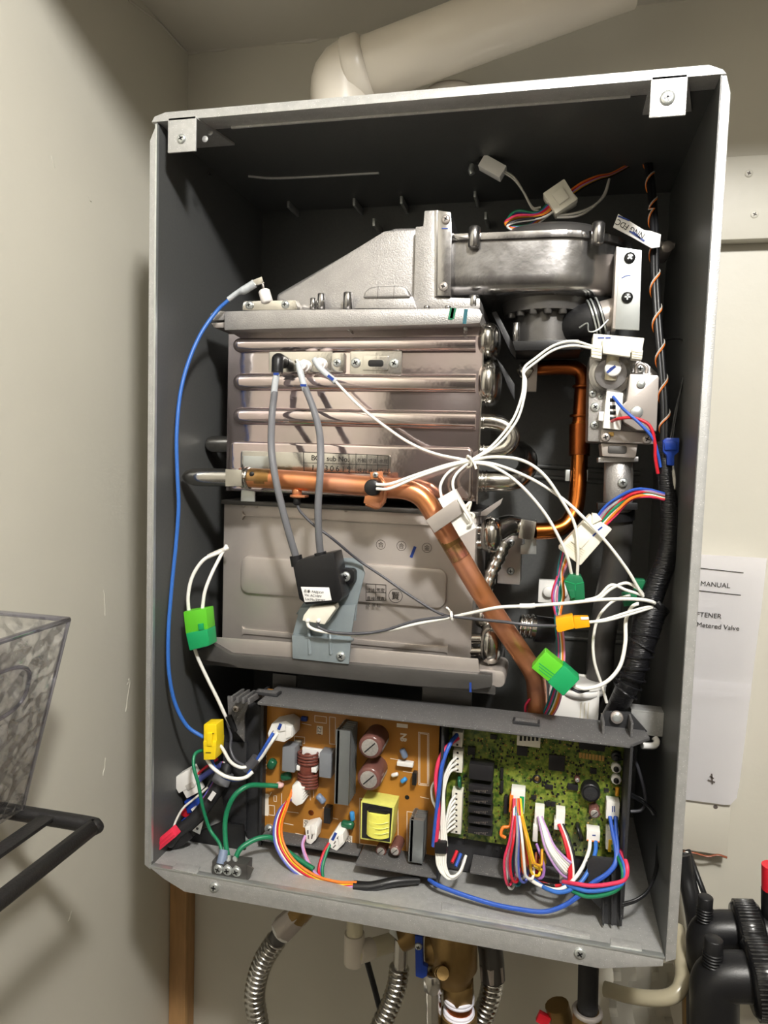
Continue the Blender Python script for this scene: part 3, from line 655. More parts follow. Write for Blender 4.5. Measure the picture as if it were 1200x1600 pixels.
fpoly('outlet_block', [(939, 692), (997, 694), (993, 716), (941, 713)], 0.098, 0.14, 'steel_satin', gv, 0.0014)
frr('block_recess', 950, 696, 979, 709, 0.0972, 0.0985, 0.002, 'steel_dark', gv)
frr('brass_tag', 951, 675, 959, 682, 0.0918, 0.0932, 0.0005, 'gold', gv)
c0, c1 = P(967, 716, 0.12), P(965, 800, 0.12)
cyl('outlet_pipe', c0, c1, 0.0135, 'cast_alu', gv, 20)
obox('pipe_flange', (966, 714), (966, 722), 0.036, 0.104, 0.13, 'cast_alu', gv); obox('pipe_flange', (965, 786), (965, 797), 0.036, 0.104, 0.13, 'black_plastic', gv)
screw('screw', 973, 754, 0.106, 0.0045, 'zinc', gv); boss_ = obox('pipe_rib', (986, 722), (985, 796), 0.004, 0.112, 0.122, 'steel_dark', gv)
# white terminal on the valve
tm = thing('valve_terminal', 'white terminal connector with blue and red wires on the gas valve', 'connector', P(955, 671, 0.09))
fpoly('housing', [(948, 611), (974, 614), (970, 672), (942, 669)], 0.086, 0.1, 'nylon_white', tm, 0.0008)
fpoly('ear', [(936, 643), (946, 643), (945, 658), (935, 657)], 0.089, 0.1, 'nylon_white', tm, 0.0006)
for y_ in (622, 633, 642, 651): frr('socket', 953, y_, 962, y_ + 6, 0.0856, 0.0866, 0.0004, 'black_part', tm)
tube('wire', [(958, 620, 0.085), (975, 640, 0.07), (1000, 662, 0.066), (1020, 685, 0.066), (1028, 710, 0.068), (1032, 730, 0.07)], 0.0014, 'w_blue', tm)
tube('wire', [(956, 658, 0.085), (968, 654, 0.072), (990, 653, 0.068), (1014, 664, 0.066), (1023, 690, 0.066), (1024, 715, 0.068), (1028, 740, 0.07)], 0.0015, 'w_red', tm)
vc = thing('valve_connector', 'wide cream plug connector on top of the gas valve', 'connector', P(965, 558, 0.08))
fpoly('housing', [(927, 521), (1007, 528), (1003, 552), (984, 551), (925, 548)], 0.072, 0.1, 'nylon', vc, 0.0009)
fpoly('latch', [(941, 531), (955, 533), (968, 541), (985, 541), (985, 558), (942, 552)], 0.068, 0.075, 'nylon', vc, 0.0009)
fpoly('clip', [(924, 538), (941, 540), (940, 561), (924, 558)], 0.067, 0.08, 'nylon', vc, 0.0006)
fpoly('clip', [(988, 545), (1005, 547), (1003, 562), (987, 560)], 0.067, 0.08, 'nylon', vc, 0.0006)
for k in range(3):
    lines('groove', [((925, 543 + 5 * k), (939, 545 + 5 * k)), ((988, 549 + 4 * k), (1003, 551 + 4 * k))], 0.0668, 0.0005, 'pvc_cream', vc)
lines('marker_stroke', [((935, 528), (943, 528)), ((947, 528), (953, 528))], 0.0718, 0.0012, 'ink_blue', vc)

# ================================================================ pipes
gp = thing('gas_tube', 'smooth grey tube running down from the gas valve', 'pipe', P(938, 1110, 0.14))
tube('tube', [(965, 798, 0.125), (966, 830, 0.13), (962, 880, 0.138), (950, 940, 0.145), (940, 1000, 0.15), (937, 1060, 0.15), (936, 1125, 0.15)], 0.0135, 'steel_dark', gp, 18, 6)
tube('collar', [(965, 795, 0.125), (965, 812, 0.126)], 0.016, 'black_plastic', gp, 18, 3)
cw = thing('copper_riser', 'dark copper pipe rising behind the gas valve with brass elbow', 'pipe', P(905, 835, 0.16))
tube('riser', [(836, 830, 0.13), (866, 828, 0.135), (886, 818, 0.14), (898, 796, 0.145), (903, 760, 0.15), (905, 720, 0.155), (906, 660, 0.16)], 0.0085, 'copper_oxide', cw, 16, 8)
tube('riser', [(906, 668, 0.16), (909, 620, 0.165), (911, 590, 0.168), (902, 577, 0.17), (882, 574, 0.172), (838, 575, 0.175)], 0.0078, 'copper_dark', cw, 16, 8)
tube('socket', [(905, 712, 0.156), (906, 664, 0.16)], 0.0105, 'copper_dark', cw, 16, 4)
for x_, y_ in ((907, 650), (911, 604)): ring('clip', P(x_, y_, 0.163), (0, 0, 1), 0.0095, 0.0015, 'copper_dark', cw, 20, 6)
for x_ in (887, 915): fbox('wall_clip', x_ - 3, 734, x_ + 3, 752, 0.15, 0.2, 'zinc', cw)
fbox('elbow_clip', 826, 565, 838, 612, 0.155, 0.16, 'steel_satin', cw); fcyl('nut', 820, 578, 0.15, 0.18, 0.009, 'stainless_plain', cw, 6)
YC = 0.042
hp = thing('hot_water_pipe', 'thick copper pipe bending across the exchanger with steel end', 'pipe', P(850, 1125, YC))
cyl('steel_end', P(400, 747, YC), P(286, 745, YC), 0.0088, 'stainless_plain', hp, 22, prof=[(0, 0.0085), (0.72, 0.0088), (0.86, 0.0083), (0.95, 0.0062), (1, 0.0025)])
tube('copper_run', [(376, 746, YC), (420, 748, YC), (480, 752, YC), (540, 757, YC), (600, 762, YC), (634, 765, YC), (657, 775, YC), (674, 796, YC), (705, 848, YC), (745, 915, 0.047), (790, 985, 0.058), (820, 1029, 0.068), (835, 1056, 0.077), (839, 1085, 0.086), (840, 1150, 0.09)], 0.0094, 'copper', hp, 22, 6)
def band(p0, p1, m, r=0.00945): tube('heat_stain', [(p0[0], p0[1], YC), ((p0[0] + p1[0]) / 2, (p0[1] + p1[1]) / 2, YC), (p1[0], p1[1], YC)], r, m, hp, 22, 3)
band((384, 746), (424, 748), 'copper_burnt'); band((697, 835), (708, 853), 'copper_burnt'); band((708, 853), (720, 873), 'copper_bloom')
for p, r in (((388, 747), 0.0125), ((383, 747), 0.0115)): ring('weld_bead', P(*p, YC), (1, 0, 0), 0.0092, 0.0022, 'stainless_plain', hp, 22, 8)
fpoly('pipe_clip', [(352, 733), (378, 734), (378, 760), (352, 760)], YC - 0.0115, YC - 0.0105, 'stainless_plain', hp, 0.0004)
fpoly('pipe_clip', [(380, 712), (420, 713), (420, 732), (380, 732)], YC + 0.022, YC + 0.024, 'zinc', hp, 0.0004); fpoly('pipe_clip', [(377, 765), (398, 768), (398, 784), (376, 783)], YC + 0.008, YC + 0.01, 'zinc', hp, 0.0004)
fcyl('dark_hole', 393, 741, YC - 0.0092, YC, 0.0025, 'black_part', hp, 12)
# sensors clipped on the copper pipe
ts = thing('thermostat_button', 'round black thermostat with copper clip on the copper pipe', 'sensor', P(582, 800, YC))
fcyl('button', 581, 762, 0.024, 0.033, 0.0075, 'black_part', ts, 22)
tube('clip', [(589, 742, 0.038), (598, 752, 0.0295), (602, 765, 0.029), (600, 782, 0.032), (590, 793, 0.038), (572, 788, 0.04)], 0.0018, 'copper', ts, 8)
fpoly('clip_plate', [(570, 775), (602, 770), (603, 785), (592, 794), (568, 786)], 0.034, 0.0355, 'copper', ts, 0.0004)
fpoly('clip_plate', [(578, 738), (597, 736), (601, 755), (580, 752)], 0.034, 0.0355, 'copper', ts, 0.0004); screw('screw', 587, 742, 0.034, 0.0028, 'zinc', ts)
th = thing('thermistor', 'small copper sensor fitting under the pipe with a dark lead', 'sensor', P(463, 790, YC))
c = P(464, 762, YC); cyl('fitting', c, P(464, 778, YC), 0.0048, 'copper', th, 14); obox('washer', (453, 775), (476, 776), 0.0022, YC - 0.006, YC + 0.006, 'copper', th, 0.0003)
cyl('plug', P(464, 777, YC), P(464, 789, YC), 0.0036, 'black_part', th, 12)
tube('lead', [(464, 788, YC), (470, 800, YC - 0.004), (490, 820, 0.034), (520, 842, 0.036), (560, 875, 0.055), (600, 902, 0.055), (640, 930, 0.055), (680, 955, 0.052), (703, 964, 0.048)], 0.0013, 'w_dark', th)
ss = thing('pipe_sensor_clip', 'white sensor block held by a grey metal clip on the copper bend', 'sensor', P(708, 838, 0.03))
obox('block', (697, 772), (731, 832), 0.017, 0.018, 0.03, 'nylon_white', ss)
obox('clip', (672, 823), (719, 790), 0.0135, 0.0145, 0.0165, 'steel_satin', ss)
obox('clip_arm', (672, 823), (680, 818), 0.0135, 0.0165, 0.045, 'steel_satin', ss)
tube('wire', [(690, 778, 0.022), (688, 760, 0.03), (697, 742, 0.04), (715, 728, 0.045), (732, 722, 0.046)], 0.0013, 'w_white', ss)
tube('wire', [(732, 822, 0.016), (736, 815, 0.014), (722, 790, 0.013), (708, 762, 0.03), (712, 742, 0.04), (732, 723, 0.046)], 0.0013, 'w_white', ss)
tube('tie_tail', [(725, 795, 0.03), (735, 785, 0.032), (732, 800, 0.033), (740, 805, 0.034), (735, 818, 0.03)], 0.0015, 'nylon', ss, 6)

# ================================================================ circuit box
YB0, YB1 = 0.022, 0.072          # open front and board plane of the circuit box
bx = thing('circuit_box', 'dark grey plastic tray holding two circuit boards', 'circuit box', P(690, 1390, 0.05))
zl = P(700, 1140, YB0).z          # underside of the top ledge front edge
# top ledge (one long shelf seen from above)
led = [(355, 1092), (378, 1096), (400, 1104), (690, 1132), (985, 1166), (1016, 1148)]
zc = P(690, 1130, YB0).z
def flat(name, pts, z, th, m, par, bw=0.0008):
    bm = bmesh.new(); bm_prism(bm, [PZ(x, y, z) for x, y in pts], (0, 0, -1), th)
    if bw: bev(bm, bw)
    return fin(name, bm, m, par)
xa, xb = P(402, 1106, YB0).x, P(985, 1165, YB0).x
ledge = box('ledge', (xa, YB0, zc - 0.003), (xb, YB1 + 0.004, zc), 'box_plastic', bx, 0.0008)
bm = bmesh.new(); xr = P(1016, 1146, 0.045).x
bm_prism(bm, [Vector(p) for p in ((xb - 0.001, YB0, zc - 0.0001), (xr, 0.046, zc - 0.0001), (xr - 0.004, YB1 + 0.004, zc - 0.0001), (xb - 0.001, YB1 + 0.004, zc - 0.0001))], (0, 0, -1), 0.003); bev(bm, 0.0006); fin('ledge_corner', bm, 'box_plastic', bx)
for x0, x1, dd in ((403, 440, 0.052), (803, 845, 0.052)):
    A, B = P(x0, 1100, dd), P(x1, 1100, dd); s = box('slot_frame', (A.x, dd - 0.012, zc), (B.x, dd, zc + 0.0028), 'box_dark', bx, 0.0006)
    box('slot_floor', (A.x + 0.002, dd - 0.0105, zc + 0.002), (B.x - 0.002, dd - 0.002, zc + 0.0031), 'box_plastic', s, 0.0002)
xbl, xbr = P(413, 1200, YB1).x, P(985, 1250, YB0).x
zb_ = P(690, 1356, YB1).z
box('back_plate', (xa - 0.004, YB1 + 0.001, zb_), (xbr, YB1 + 0.004, zc - 0.003), 'box_dark', bx, 0)
box('side_wall', (xbr - 0.0025, YB0, 0.012), (xbr, YB1 + 0.004, zc - 0.002), 'box_dark', bx, 0.0006)
box('side_wall', (xa - 0.012, 0.06, zb_), (xa - 0.009, YB1 + 0.004, zc - 0.002), 'box_dark', bx, 0.0006)
fpoly('side_plate', [(357, 1092), (400, 1100), (413, 1110), (413, 1325), (392, 1330), (384, 1300), (384, 1200), (357, 1170)], 0.071, 0.075, 'box_dark', bx, 0.0008)
# corner bracket with ribs, top left
cbk = fpoly('corner_bracket', [(355, 1088), (392, 1092), (382, 1118), (382, 1160), (357, 1130)], 0.055, 0.058, 'box_plastic', bx, 0.0006)
for k in range(4): flat('rib', [(360 + 9 * k, 1088 + k), (364 + 9 * k, 1088 + k), (382 + 9 * k, 1076 + k), (378 + 9 * k, 1076 + k)], zc + 0.002, 0.006, 'box_plastic', cbk, 0.0003)
screw('screw', 369, 1107, 0.055, 0.0035, 'steel_satin', bx); screw('screw', 368, 1165, 0.07, 0.003, 'steel_satin', bx); screw('screw', 372, 1282, 0.07, 0.003, 'steel_satin', bx)
# gusset with screw, top right
gs = fpoly('gusset', [(945, 1112), (985, 1113), (1012, 1144), (985, 1144), (942, 1140)], 0.062, 0.065, 'box_dark', bx, 0.0006)
fcyl('screw', 964, 1122, 0.0575, 0.062, 0.0056, 'steel_satin', bx, 18)
fcyl('screw', 964, 1122, 0.0565, 0.0575, 0.0036, 'zinc', bx, 14)
for x_ in (941, 984): 
    A = P(x_, 1112, 0.062); box('gusset_rib', (A.x - 0.001, 0.04, zc), (A.x + 0.001, 0.063, A.z - 0.002), 'box_plastic', bx, 0.0004)
# bottom shelves under the boards
zs = P(640, 1362, 0.035).z
box('bottom_shelf', (P(555, 1350, 0.034).x, 0.034, zs - 0.0025), (P(684, 1380, 0.034).x, YB1, zs), 'box_plastic', bx, 0.0008)
box('bottom_shelf', (P(405, 1320, 0.05).x, 0.05, zs - 0.0025), (P(560, 1340, 0.05).x, YB1, zs), 'box_plastic', bx, 0.0008)
box('bottom_shelf', (P(735, 1340, 0.042).x, 0.042, zs + 0.0035), (P(800, 1345, 0.042).x, YB1, zs + 0.006), 'box_plastic', bx, 0.0008)
box('bottom_shelf', (P(800, 1345, 0.055).x, 0.055, zs + 0.0035), (xbr - 0.003, YB1, zs + 0.006), 'box_plastic', bx, 0.0008)
box('divider', (P(684, 1300, 0.034).x, 0.034, 0.006), (P(684, 1300, 0.034).x + 0.0022, YB1, zc - 0.003), 'box_dark', bx, 0.0005)
# ribbed foot at the lower right
ft = fpoly('foot', [(925, 1340), (976, 1345), (972, 1448), (943, 1443), (940, 1422), (918, 1400), (918, 1345)], 0.03, 0.034, 'box_dark', bx, 0.0008)
for x_ in (943, 957, 971): fpoly('foot_rib', [(x_ - 1.5, 1370), (x_ + 1.5, 1370), (x_ + 1, 1447), (x_ - 2, 1446)], 0.022, 0.03, 'box_dark', ft, 0.0004)

# ================================================================ power board (orange)
YPB = 0.0705
pb = thing('power_board', 'orange brown power circuit board with big capacitors and transformer', 'circuit board', P(545, 1345, YPB))
A, B = P(413, 1100, YPB), P(679, 1352, YPB); zlo = P(545, 1330, YPB).z
box('board', (A.x, YPB - 0.0016, zlo), (B.x, YPB, zc - 0.003), 'pcb_orange', pb, 0.0003)
YF_ = YPB - 0.0016
def pbox(name, x0, y0, x1, y1, h, m, par=pb, bw=0.0008, base=YF_):
    """part standing h metres proud of the board; the given points mark its front face"""
    return fbox(name, x0, y0, x1, y1, base - h, base, m, par, bw)
def ecap(px, py, r, h, par=pb, name='capacitor', base=YF_, side=1):
    c = P(px, py, base - h); q = Vector((c.x, base, c.z))
    o = cyl(name, q, c, r, 'cap_brown', par, 24, prof=[(0, r), (0.9, r), (0.96, r * 0.95), (1, r * 0.8)])
    t = cyl('vented_top', c + Vector((0, 0.0002, 0)), c + Vector((0, -0.0007, 0)), r * 0.7, 'cap_top', o, 20)
    dd = Vector((1, 0, 1)).normalized(); qq = Vector((1, 0, -1)).normalized() * r * 0.05; f = c + Vector((0, -0.00075, 0))
    bm = bmesh.new(); bm_prism(bm, [f - dd * r * 0.6 + qq, f + dd * r * 0.6 + qq, f + dd * r * 0.6 - qq, f - dd * r * 0.6 - qq], (0, -1, 0), 0.0003)
    fin('vent_mark', bm, 'black_part', o, flat=True)
    bm = bmesh.new(); a0 = -35   # pale polarity stripe along the side
    ringA = [(r * 1.012 * math.cos(math.radians(a0 + k * 9)), r * 1.012 * math.sin(math.radians(a0 + k * 9))) for k in range(5)]
    vs = [[bm.verts.new((c.x + x, y, c.z + z)) for x, z in ringA] for y in (base - h * 0.08, c.y + h * 0.05)]
    for k in range(4): bm.faces.new((vs[0][k], vs[0][k+1], vs[1][k+1], vs[1][k]))
    fin('stripe', bm, 'sleeve', o); return o
ecap(578, 1168, 0.0118, 0.030); ecap(576, 1218, 0.0118, 0.030)
ecap(595, 1330, 0.0055, 0.014); ecap(617, 1330, 0.0055, 0.02)
# tall heat sink
def sink(x0, y0, x1, y1, n, h):
    a, b = P(x0, y0, YF_ - h), P(x1, y1, YF_ - h)
    o = box('heat_sink', (a.x, YF_ - h, b.z), (b.x, YF_ - h + 0.004, a.z), 'heatsink', pb, 0.0005)
    box('spine', (a.x + 0.001, YF_ - h, b.z), (a.x + 0.004, YF_, a.z), 'heatsink', o, 0.0003)
    for k in range(1, n): box('fin', (a.x, YF_ - h + k * h / n, b.z), (b.x, YF_ - h + k * h / n + 0.0018, a.z), 'heatsink', o, 0.0003)
sink(525, 1140, 544, 1259, 6, 0.03); sink(640, 1280, 660, 1350, 6, 0.024)
# chokes and film capacitors
pbox('film_capacitor', 441, 1166, 460, 1208, 0.016, 'cap_grey', bw=0.0012); pbox('film_capacitor', 499, 1176, 517, 1217, 0.016, 'cap_grey', bw=0.0012)
chk = pbox('choke_base', 463, 1196, 494, 1208, 0.012, 'nylon_white'); pbox('choke_plate', 472, 1168, 504, 1186, 0.004, 'nylon_white')
for k in range(12):
    yy = 1178 + k * 4.6
    if 1196 < yy < 1208: continue
    A_, B_ = P(466, yy - 1, YF_ - 0.01), P(494, yy + 2, YF_ - 0.01)
    sweep('winding_turn', [A_ + Vector((0.001, 0.008, 0)), A_, A_.lerp(B_, 0.5) + Vector((0, -0.005, 0)), B_, B_ + Vector((-0.001, 0.008, 0))], 0.0012, 'winding', chk, 6, 4)
c = P(480, 1200, YF_ - 0.007); bm = bmesh.new(); bmesh.ops.create_uvsphere(bm, u_segments=16, v_segments=10, radius=1)
for v in bm.verts: v.co = Vector((c.x + v.co.x * 0.0085, c.y + v.co.y * 0.0075, c.z + v.co.z * 0.0155))
fin('coil_core', bm, 'winding', chk)
# transformer
YT_ = YF_ - 0.024
tr_ = fpoly('transformer', [(564, 1252), (616, 1261), (611, 1318), (563, 1311)], YT_, YF_, 'yellow_core', pb, 0.0006)
fpoly('core_face', [(566, 1254), (613, 1263), (609, 1316), (565, 1309)], YT_ - 0.0005, YT_ + 0.002, 'black_part', tr_, 0.0004)
bm = bmesh.new(); a, b = P(574, 1266, YT_), P(608, 1308, YT_); n = 12; rings = []
for j in range(9):
    z = a.z + (b.z - a.z) * j / 8; bul = 1 + 0.06 * math.sin(j * 2.3)
    rings.append([bm.verts.new((a.x + (b.x - a.x) * k / n, YT_ - 0.0005 - 0.0055 * bul * math.sin(math.pi * k / n) ** 0.6, z - 0.0006 * math.sin(math.pi * k / n))) for k in range(n + 1)])
for Ra, Rb in zip(rings, rings[1:]):
    for k in range(n): bm.faces.new((Ra[k], Ra[k+1], Rb[k+1], Rb[k]))
bm.faces.new(rings[0]); bm.faces.new(rings[-1]); fin('winding', bm, 'yellow_tape', tr_)
fpoly('bobbin_lip', [(574, 1262), (608, 1267), (608, 1271), (595, 1276), (576, 1271)], YT_ - 0.003, YT_, 'black_part', tr_, 0.0004)
for k in range(3): tube('tape_fold', [(576, 1283 + 8 * k, YT_ - 0.0035), (592, 1288 + 8 * k, YT_ - 0.0068), (607, 1285 + 8 * k, YT_ - 0.0035)], 0.0004, 'yellow_core', tr_, 5, 4)
# small parts
def tiny(name, p0, p1, r, h, m): cyl(name, P(*p0, YF_ - h), P(*p1, YF_ - h), r, m, pb, 12, bw=0.35)
tiny('small_capacitor', (628, 1170), (634, 1184), 0.0032, 0.006, 'blue_grey'); tiny('small_capacitor', (496, 1242), (507, 1254), 0.0034, 0.006, 'blue_grey')
tiny('resistor', (612, 1212), (622, 1209), 0.002, 0.004, 'ceramic'); tiny('resistor', (627, 1222), (635, 1216), 0.0022, 0.004, 'blue_part')
tiny('resistor', (550, 1268), (551, 1282), 0.0025, 0.005, 'blue_part'); tiny('film_capacitor', (534, 1287), (553, 1290), 0.0042, 0.007, 'varistor_green')
tiny('disc_capacitor', (440, 1215), (455, 1211), 0.0042, 0.005, 'varistor_green'); tiny('disc_capacitor', (422, 1200), (428, 1187), 0.0045, 0.006, 'varistor_green')
tiny('surge_arrester', (437, 1230), (437, 1223), 0.0045, 0.006, 'pink_part')
pbox('ceramic_resistor', 620, 1190, 645, 1200, 0.007, 'nylon_white'); pbox('rectifier', 644, 1208, 650, 1228, 0.008, 'black_part'); pbox('rectifier', 506, 1262, 516, 1288, 0.009, 'black_part')
pbox('fuse_holder', 460, 1156, 472, 1166, 0.005, 'stainless_plain'); pbox('dark_block', 435, 1125, 455, 1140, 0.012, 'cap_grey'); pbox('dark_part', 470, 1120, 479, 1128, 0.004, 'ink_blue')
screw('screw', 421, 1295, YF_, 0.0038, 'zinc', pb, washer=0.0052)
fcyl('mounting_hole', 636, 1246, YF_ - 0.0002, YF_, 0.0023, 'black_part', pb, 14); fcyl('test_pad', 486, 1270, YF_ - 0.0002, YF_, 0.003, 'copper_dark', pb, 14)
ring('test_ring', P(486, 1270, YF_), (0, 1, 0), 0.0026, 0.0003, 'black_part', pb, 16, 4)
# printed marks on the board
sk = []
def rc(x0, y0, x1, y1, sl=0.12): sk.extend([((x0, y0), (x1, y0 + (x1 - x0) * sl)), ((x1, y0 + (x1 - x0) * sl), (x1, y1 + (x1 - x0) * sl)), ((x1, y1 + (x1 - x0) * sl), (x0, y1)), ((x0, y1), (x0, y0))])
rc(654, 1144, 670, 1226); rc(656, 1146, 668, 1224); rc(562, 1247, 622, 1318); rc(492, 1118, 510, 1128); rc(515, 1120, 524, 1162); rc(460, 1150, 476, 1160); rc(636, 1268, 666, 1340); rc(428, 1243, 432, 1252); rc(420, 1258, 429, 1273)
for x0, y0, x1, y1 in ((472, 1130, 486, 1133), (505, 1262, 518, 1264), (518, 1264, 518, 1280), (448, 1268, 466, 1270), (444, 1286, 458, 1289), (462, 1302, 476, 1305), (512, 1276, 528, 1280), (657, 1245, 670, 1248), (600, 1250, 606, 1248), (610, 1185, 622, 1187), (630, 1205, 648, 1208), (420, 1245, 424, 1238), (440, 1240, 440, 1258), (484, 1235, 485, 1250), (490, 1236, 490, 1246)): sk.append(((x0, y0), (x1, y1)))
lines('silkscreen', sk, YF_, 0.00055, 'print_white', pb)
for x0, y0, x1, y1, s, m in ((495, 1134, 504, 1148, 'Z21', 0.0055), (474, 1280, 483, 1294, 'I04', 0.006), (541, 1305, 550, 1320, 'I02', 0.006), (620, 1130, 637, 1138, '', 0), (413, 1240, 419, 1275, '', 0)):
    q = fbox('printed_patch', x0, y0, x1, y1, YF_ - 0.0002, YF_, 'print_white', pb, 0)
    if s: text('lettering', s, P(x0 + 1.5, y0 + 1, YF_ - 0.00025), m, 'print_black', q, -math.pi / 2)
text('lettering', 'N', P(626, 1145, YF_ - 0.0002), 0.0085, 'print_white', pb, -math.pi / 2, bold=0.0003); text('lettering', '3', P(626, 1152, YF_ - 0.0002), 0.0085, 'print_white', pb, -math.pi / 2, bold=0.0003)
text('lettering', '1 2 0 2 C 5', P(411 + 5, 1208, YF_ - 0.0002), 0.005, 'print_white', pb, math.pi / 2)
# white plugs of the power board
def plug(name, pts, d0, d1, m='nylon_white', parent=None, ribs=0):
    o = fpoly(name, pts, d0, d1, m, parent, 0.0007)
    return o

# ================================================================ control board (green)
YCB = 0.0705; YGF = YCB - 0.0016
gb = thing('control_board', 'green control circuit board crowded with chips and white sockets', 'circuit board', P(845, 1340, YCB))
A, B = P(700, 1130, YCB), P(983, 1345, YCB)
zlo2 = P(850, 1328, YCB).z
box('board', (A.x, YGF, zlo2), (P(981, 1250, YCB).x, YCB, zc - 0.003), 'pcb_green', gb, 0.0003)
def gbox(name, x0, y0, x1, y1, h, m, par=gb, bw=0.0006): return fbox(name, x0, y0, x1, y1, YGF - h, YGF, m, par, bw)
gbox('relay', 733, 1193, 770, 1222, 0.015, 'relay', bw=0.001)
for k in range(5):
    r_ = gbox('relay', 732 - k * 0.3, 1226 + k * 16.4 + (2 if k else 0), 769, 1226 + k * 16.4 + 16, 0.015, 'relay', bw=0.0009)
    for j in range(7):
        a = P(741 + j * 3.2, 1236 + k * 16.4, YGF - 0.0152); box('printed_mark', (a.x, YGF - 0.0153, a.z - 0.0008 * (j % 3)), (a.x + 0.0011, YGF - 0.0149, a.z + 0.0008), 'print_soft', r_, 0)
for x0, y0, x1, y1, h in ((858, 1179, 882, 1206, 0.002), (731, 1167, 742, 1180, 0.004), (887, 1225, 903, 1236, 0.003), (852, 1226, 864, 1234, 0.002), (853, 1252, 860, 1260, 0.002), (861, 1253, 868, 1261, 0.002), (830, 1243, 838, 1250, 0.002), (922, 1200, 932, 1210, 0.002), (782, 1200, 786, 1218, 0.003), (782, 1220, 786, 1240, 0.003), (788, 1244, 793, 1272, 0.004), (808, 1166, 824, 1182, 0.002), (766, 1148, 776, 1156, 0.003), (944, 1232, 951, 1238, 0.002), (738, 1180, 741, 1190, 0.002)):
    gbox('chip', x0, y0, x1, y1, h, 'relay', bw=0.0003)
bm = bmesh.new(); random.seed(11)
for k in range(520):   # the crowd of tiny soldered parts
    px, py = random.uniform(722, 972), random.uniform(1150, 1330)
    if 730 < px < 773 and py > 1188: continue
    a = P(px, py, YGF); w_, h_ = random.uniform(0.0004, 0.0012), random.uniform(0.0004, 0.0012)
    bm_box(bm, (a.x - w_, YGF - random.uniform(0.0004, 0.0009), a.z - h_), (a.x + w_, YGF, a.z + h_))
so = fin('surface_parts', bm, 'black_part', gb, flat=True); so['kind'] = 'stuff'
bm = bmesh.new()
for k in range(620):
    px, py = random.uniform(722, 972), random.uniform(1150, 1330)
    if 730 < px < 773 and py > 1188: continue
    a = P(px, py, YGF); w_ = random.uniform(0.0002, 0.0007); h_ = random.uniform(0.0002, 0.0007)
    bm_box(bm, (a.x - w_, YGF - 0.0004, a.z - h_), (a.x + w_, YGF, a.z + h_))
so = fin('solder_pads', bm, 'gold', gb, flat=True); so['kind'] = 'stuff'
for k in range(8): gbox('gold_contact', 905 + 5.1 * k, 1176 + 0.7 * k, 908.4 + 5.1 * k, 1185 + 0.7 * k, 0.001, 'gold', bw=0.0001)
gbox('dark_header', 905, 1160, 945, 1175, 0.008, 'black_part')
pin = gbox('pin_header', 808, 1149, 844, 1169, 0.009, 'nylon')
for k in range(5): fbox('pin', 812 + 6.4 * k, 1150, 815.5 + 6.4 * k, 1158, YGF - 0.0095, YGF - 0.009, 'black_part', pin, 0.0001)
c = P(923, 1240, YGF - 0.011); q = Vector((c.x, YGF, c.z))
bz = cyl('buzzer', q, c, 0.0086, 'black_part', gb, 26, prof=[(0, 0.0086), (0.85, 0.0086), (0.93, 0.0078), (0.95, 0.007), (1, 0.0068)]); cyl('face', c, c + Vector((0, -0.0004, 0)), 0.0062, 'box_dark', bz, 22)
ecap(929, 1271, 0.005, 0.011, gb, 'capacitor', YGF)
ecap(902, 1219, 0.0026, 0.006, gb, 'capacitor', YGF)
ring('test_ring', P(839, 1217, YGF), (0, 1, 0), 0.0033, 0.0011, 'black_part', gb, 20, 6); fcyl('screw', 839, 1217, YGF - 0.001, YGF, 0.0024, 'brass', gb, 12)
for py in (1183, 1201, 1219):
    bt = fcyl('push_button', 963, py, YGF - 0.006, YGF, 0.0046, 'nylon_white' if py > 1190 else 'black_part', gb, 8); fcyl('plunger', 963, py + 2, YGF - 0.0085, YGF - 0.006, 0.0024, 'black_part', bt, 12)
tiny('dummy', (0, 0), (1, 0), 0.001, 0, 'black_part') if False else None
cyl('disc_varistor', P(903, 1300, YGF - 0.006), P(908, 1299, YGF - 0.006), 0.0085, 'black_part', gb, 18)
cyl('green_varistor', P(716, 1222, YGF - 0.006), P(721, 1222, YGF - 0.006), 0.006, 'varistor_green', gb, 16)
tiny2 = cyl('orange_capacitor', P(965, 1230, YGF - 0.003), P(964, 1243, YGF - 0.003), 0.0018, 'w_amber', gb, 8)
def sock(name, x0, y0, x1, y1, h, m='nylon_white', n=0, vert=True, dots=True):
    o = gbox(name, x0, y0, x1, y1, h, m)
    for k in range(n):
        t = (k + 0.5) / n; cx, cy = ((x0 + x1) / 2, y0 + (y1 - y0) * t) if vert else (x0 + (x1 - x0) * t, (y0 + y1) / 2)
        fbox('socket_hole', cx - 1.5, cy - 1.5, cx + 1.5, cy + 1.5, YGF - h - 0.0002, YGF - h + 0.0002, 'black_part', o, 0)
    return o
sock('white_socket', 707, 1143, 722, 1168, 0.012, 'nylon', 3); sock('white_socket', 708, 1172, 722, 1208, 0.012, 'nylon', 4); sock('white_socket', 706, 1236, 720, 1304, 0.012, 'nylon', 8)
s1 = sock('white_socket', 799, 1233, 819, 1272, 0.012, 'nylon_white'); fbox('side_strip', 796.5, 1242, 801, 1270, YGF - 0.0124, YGF - 0.004, 'w_orange', s1, 0.0003); fbox('side_strip', 812, 1244, 818, 1270, YGF - 0.0122, YGF - 0.004, 'c_green', s1, 0.0003)
sock('white_socket', 836, 1262, 849, 1300, 0.011); sock('white_socket', 833, 1290, 840, 1316, 0.014)
sock('white_socket', 869, 1266, 882, 1296, 0.011); sock('white_socket', 866, 1284, 878, 1298, 0.014)
s2 = sock('white_socket', 917, 1297, 937, 1317, 0.012); fbox('side_strip', 917, 1312, 937, 1317, YGF - 0.0124, YGF - 0.004, 'w_orange', s2, 0.0003)
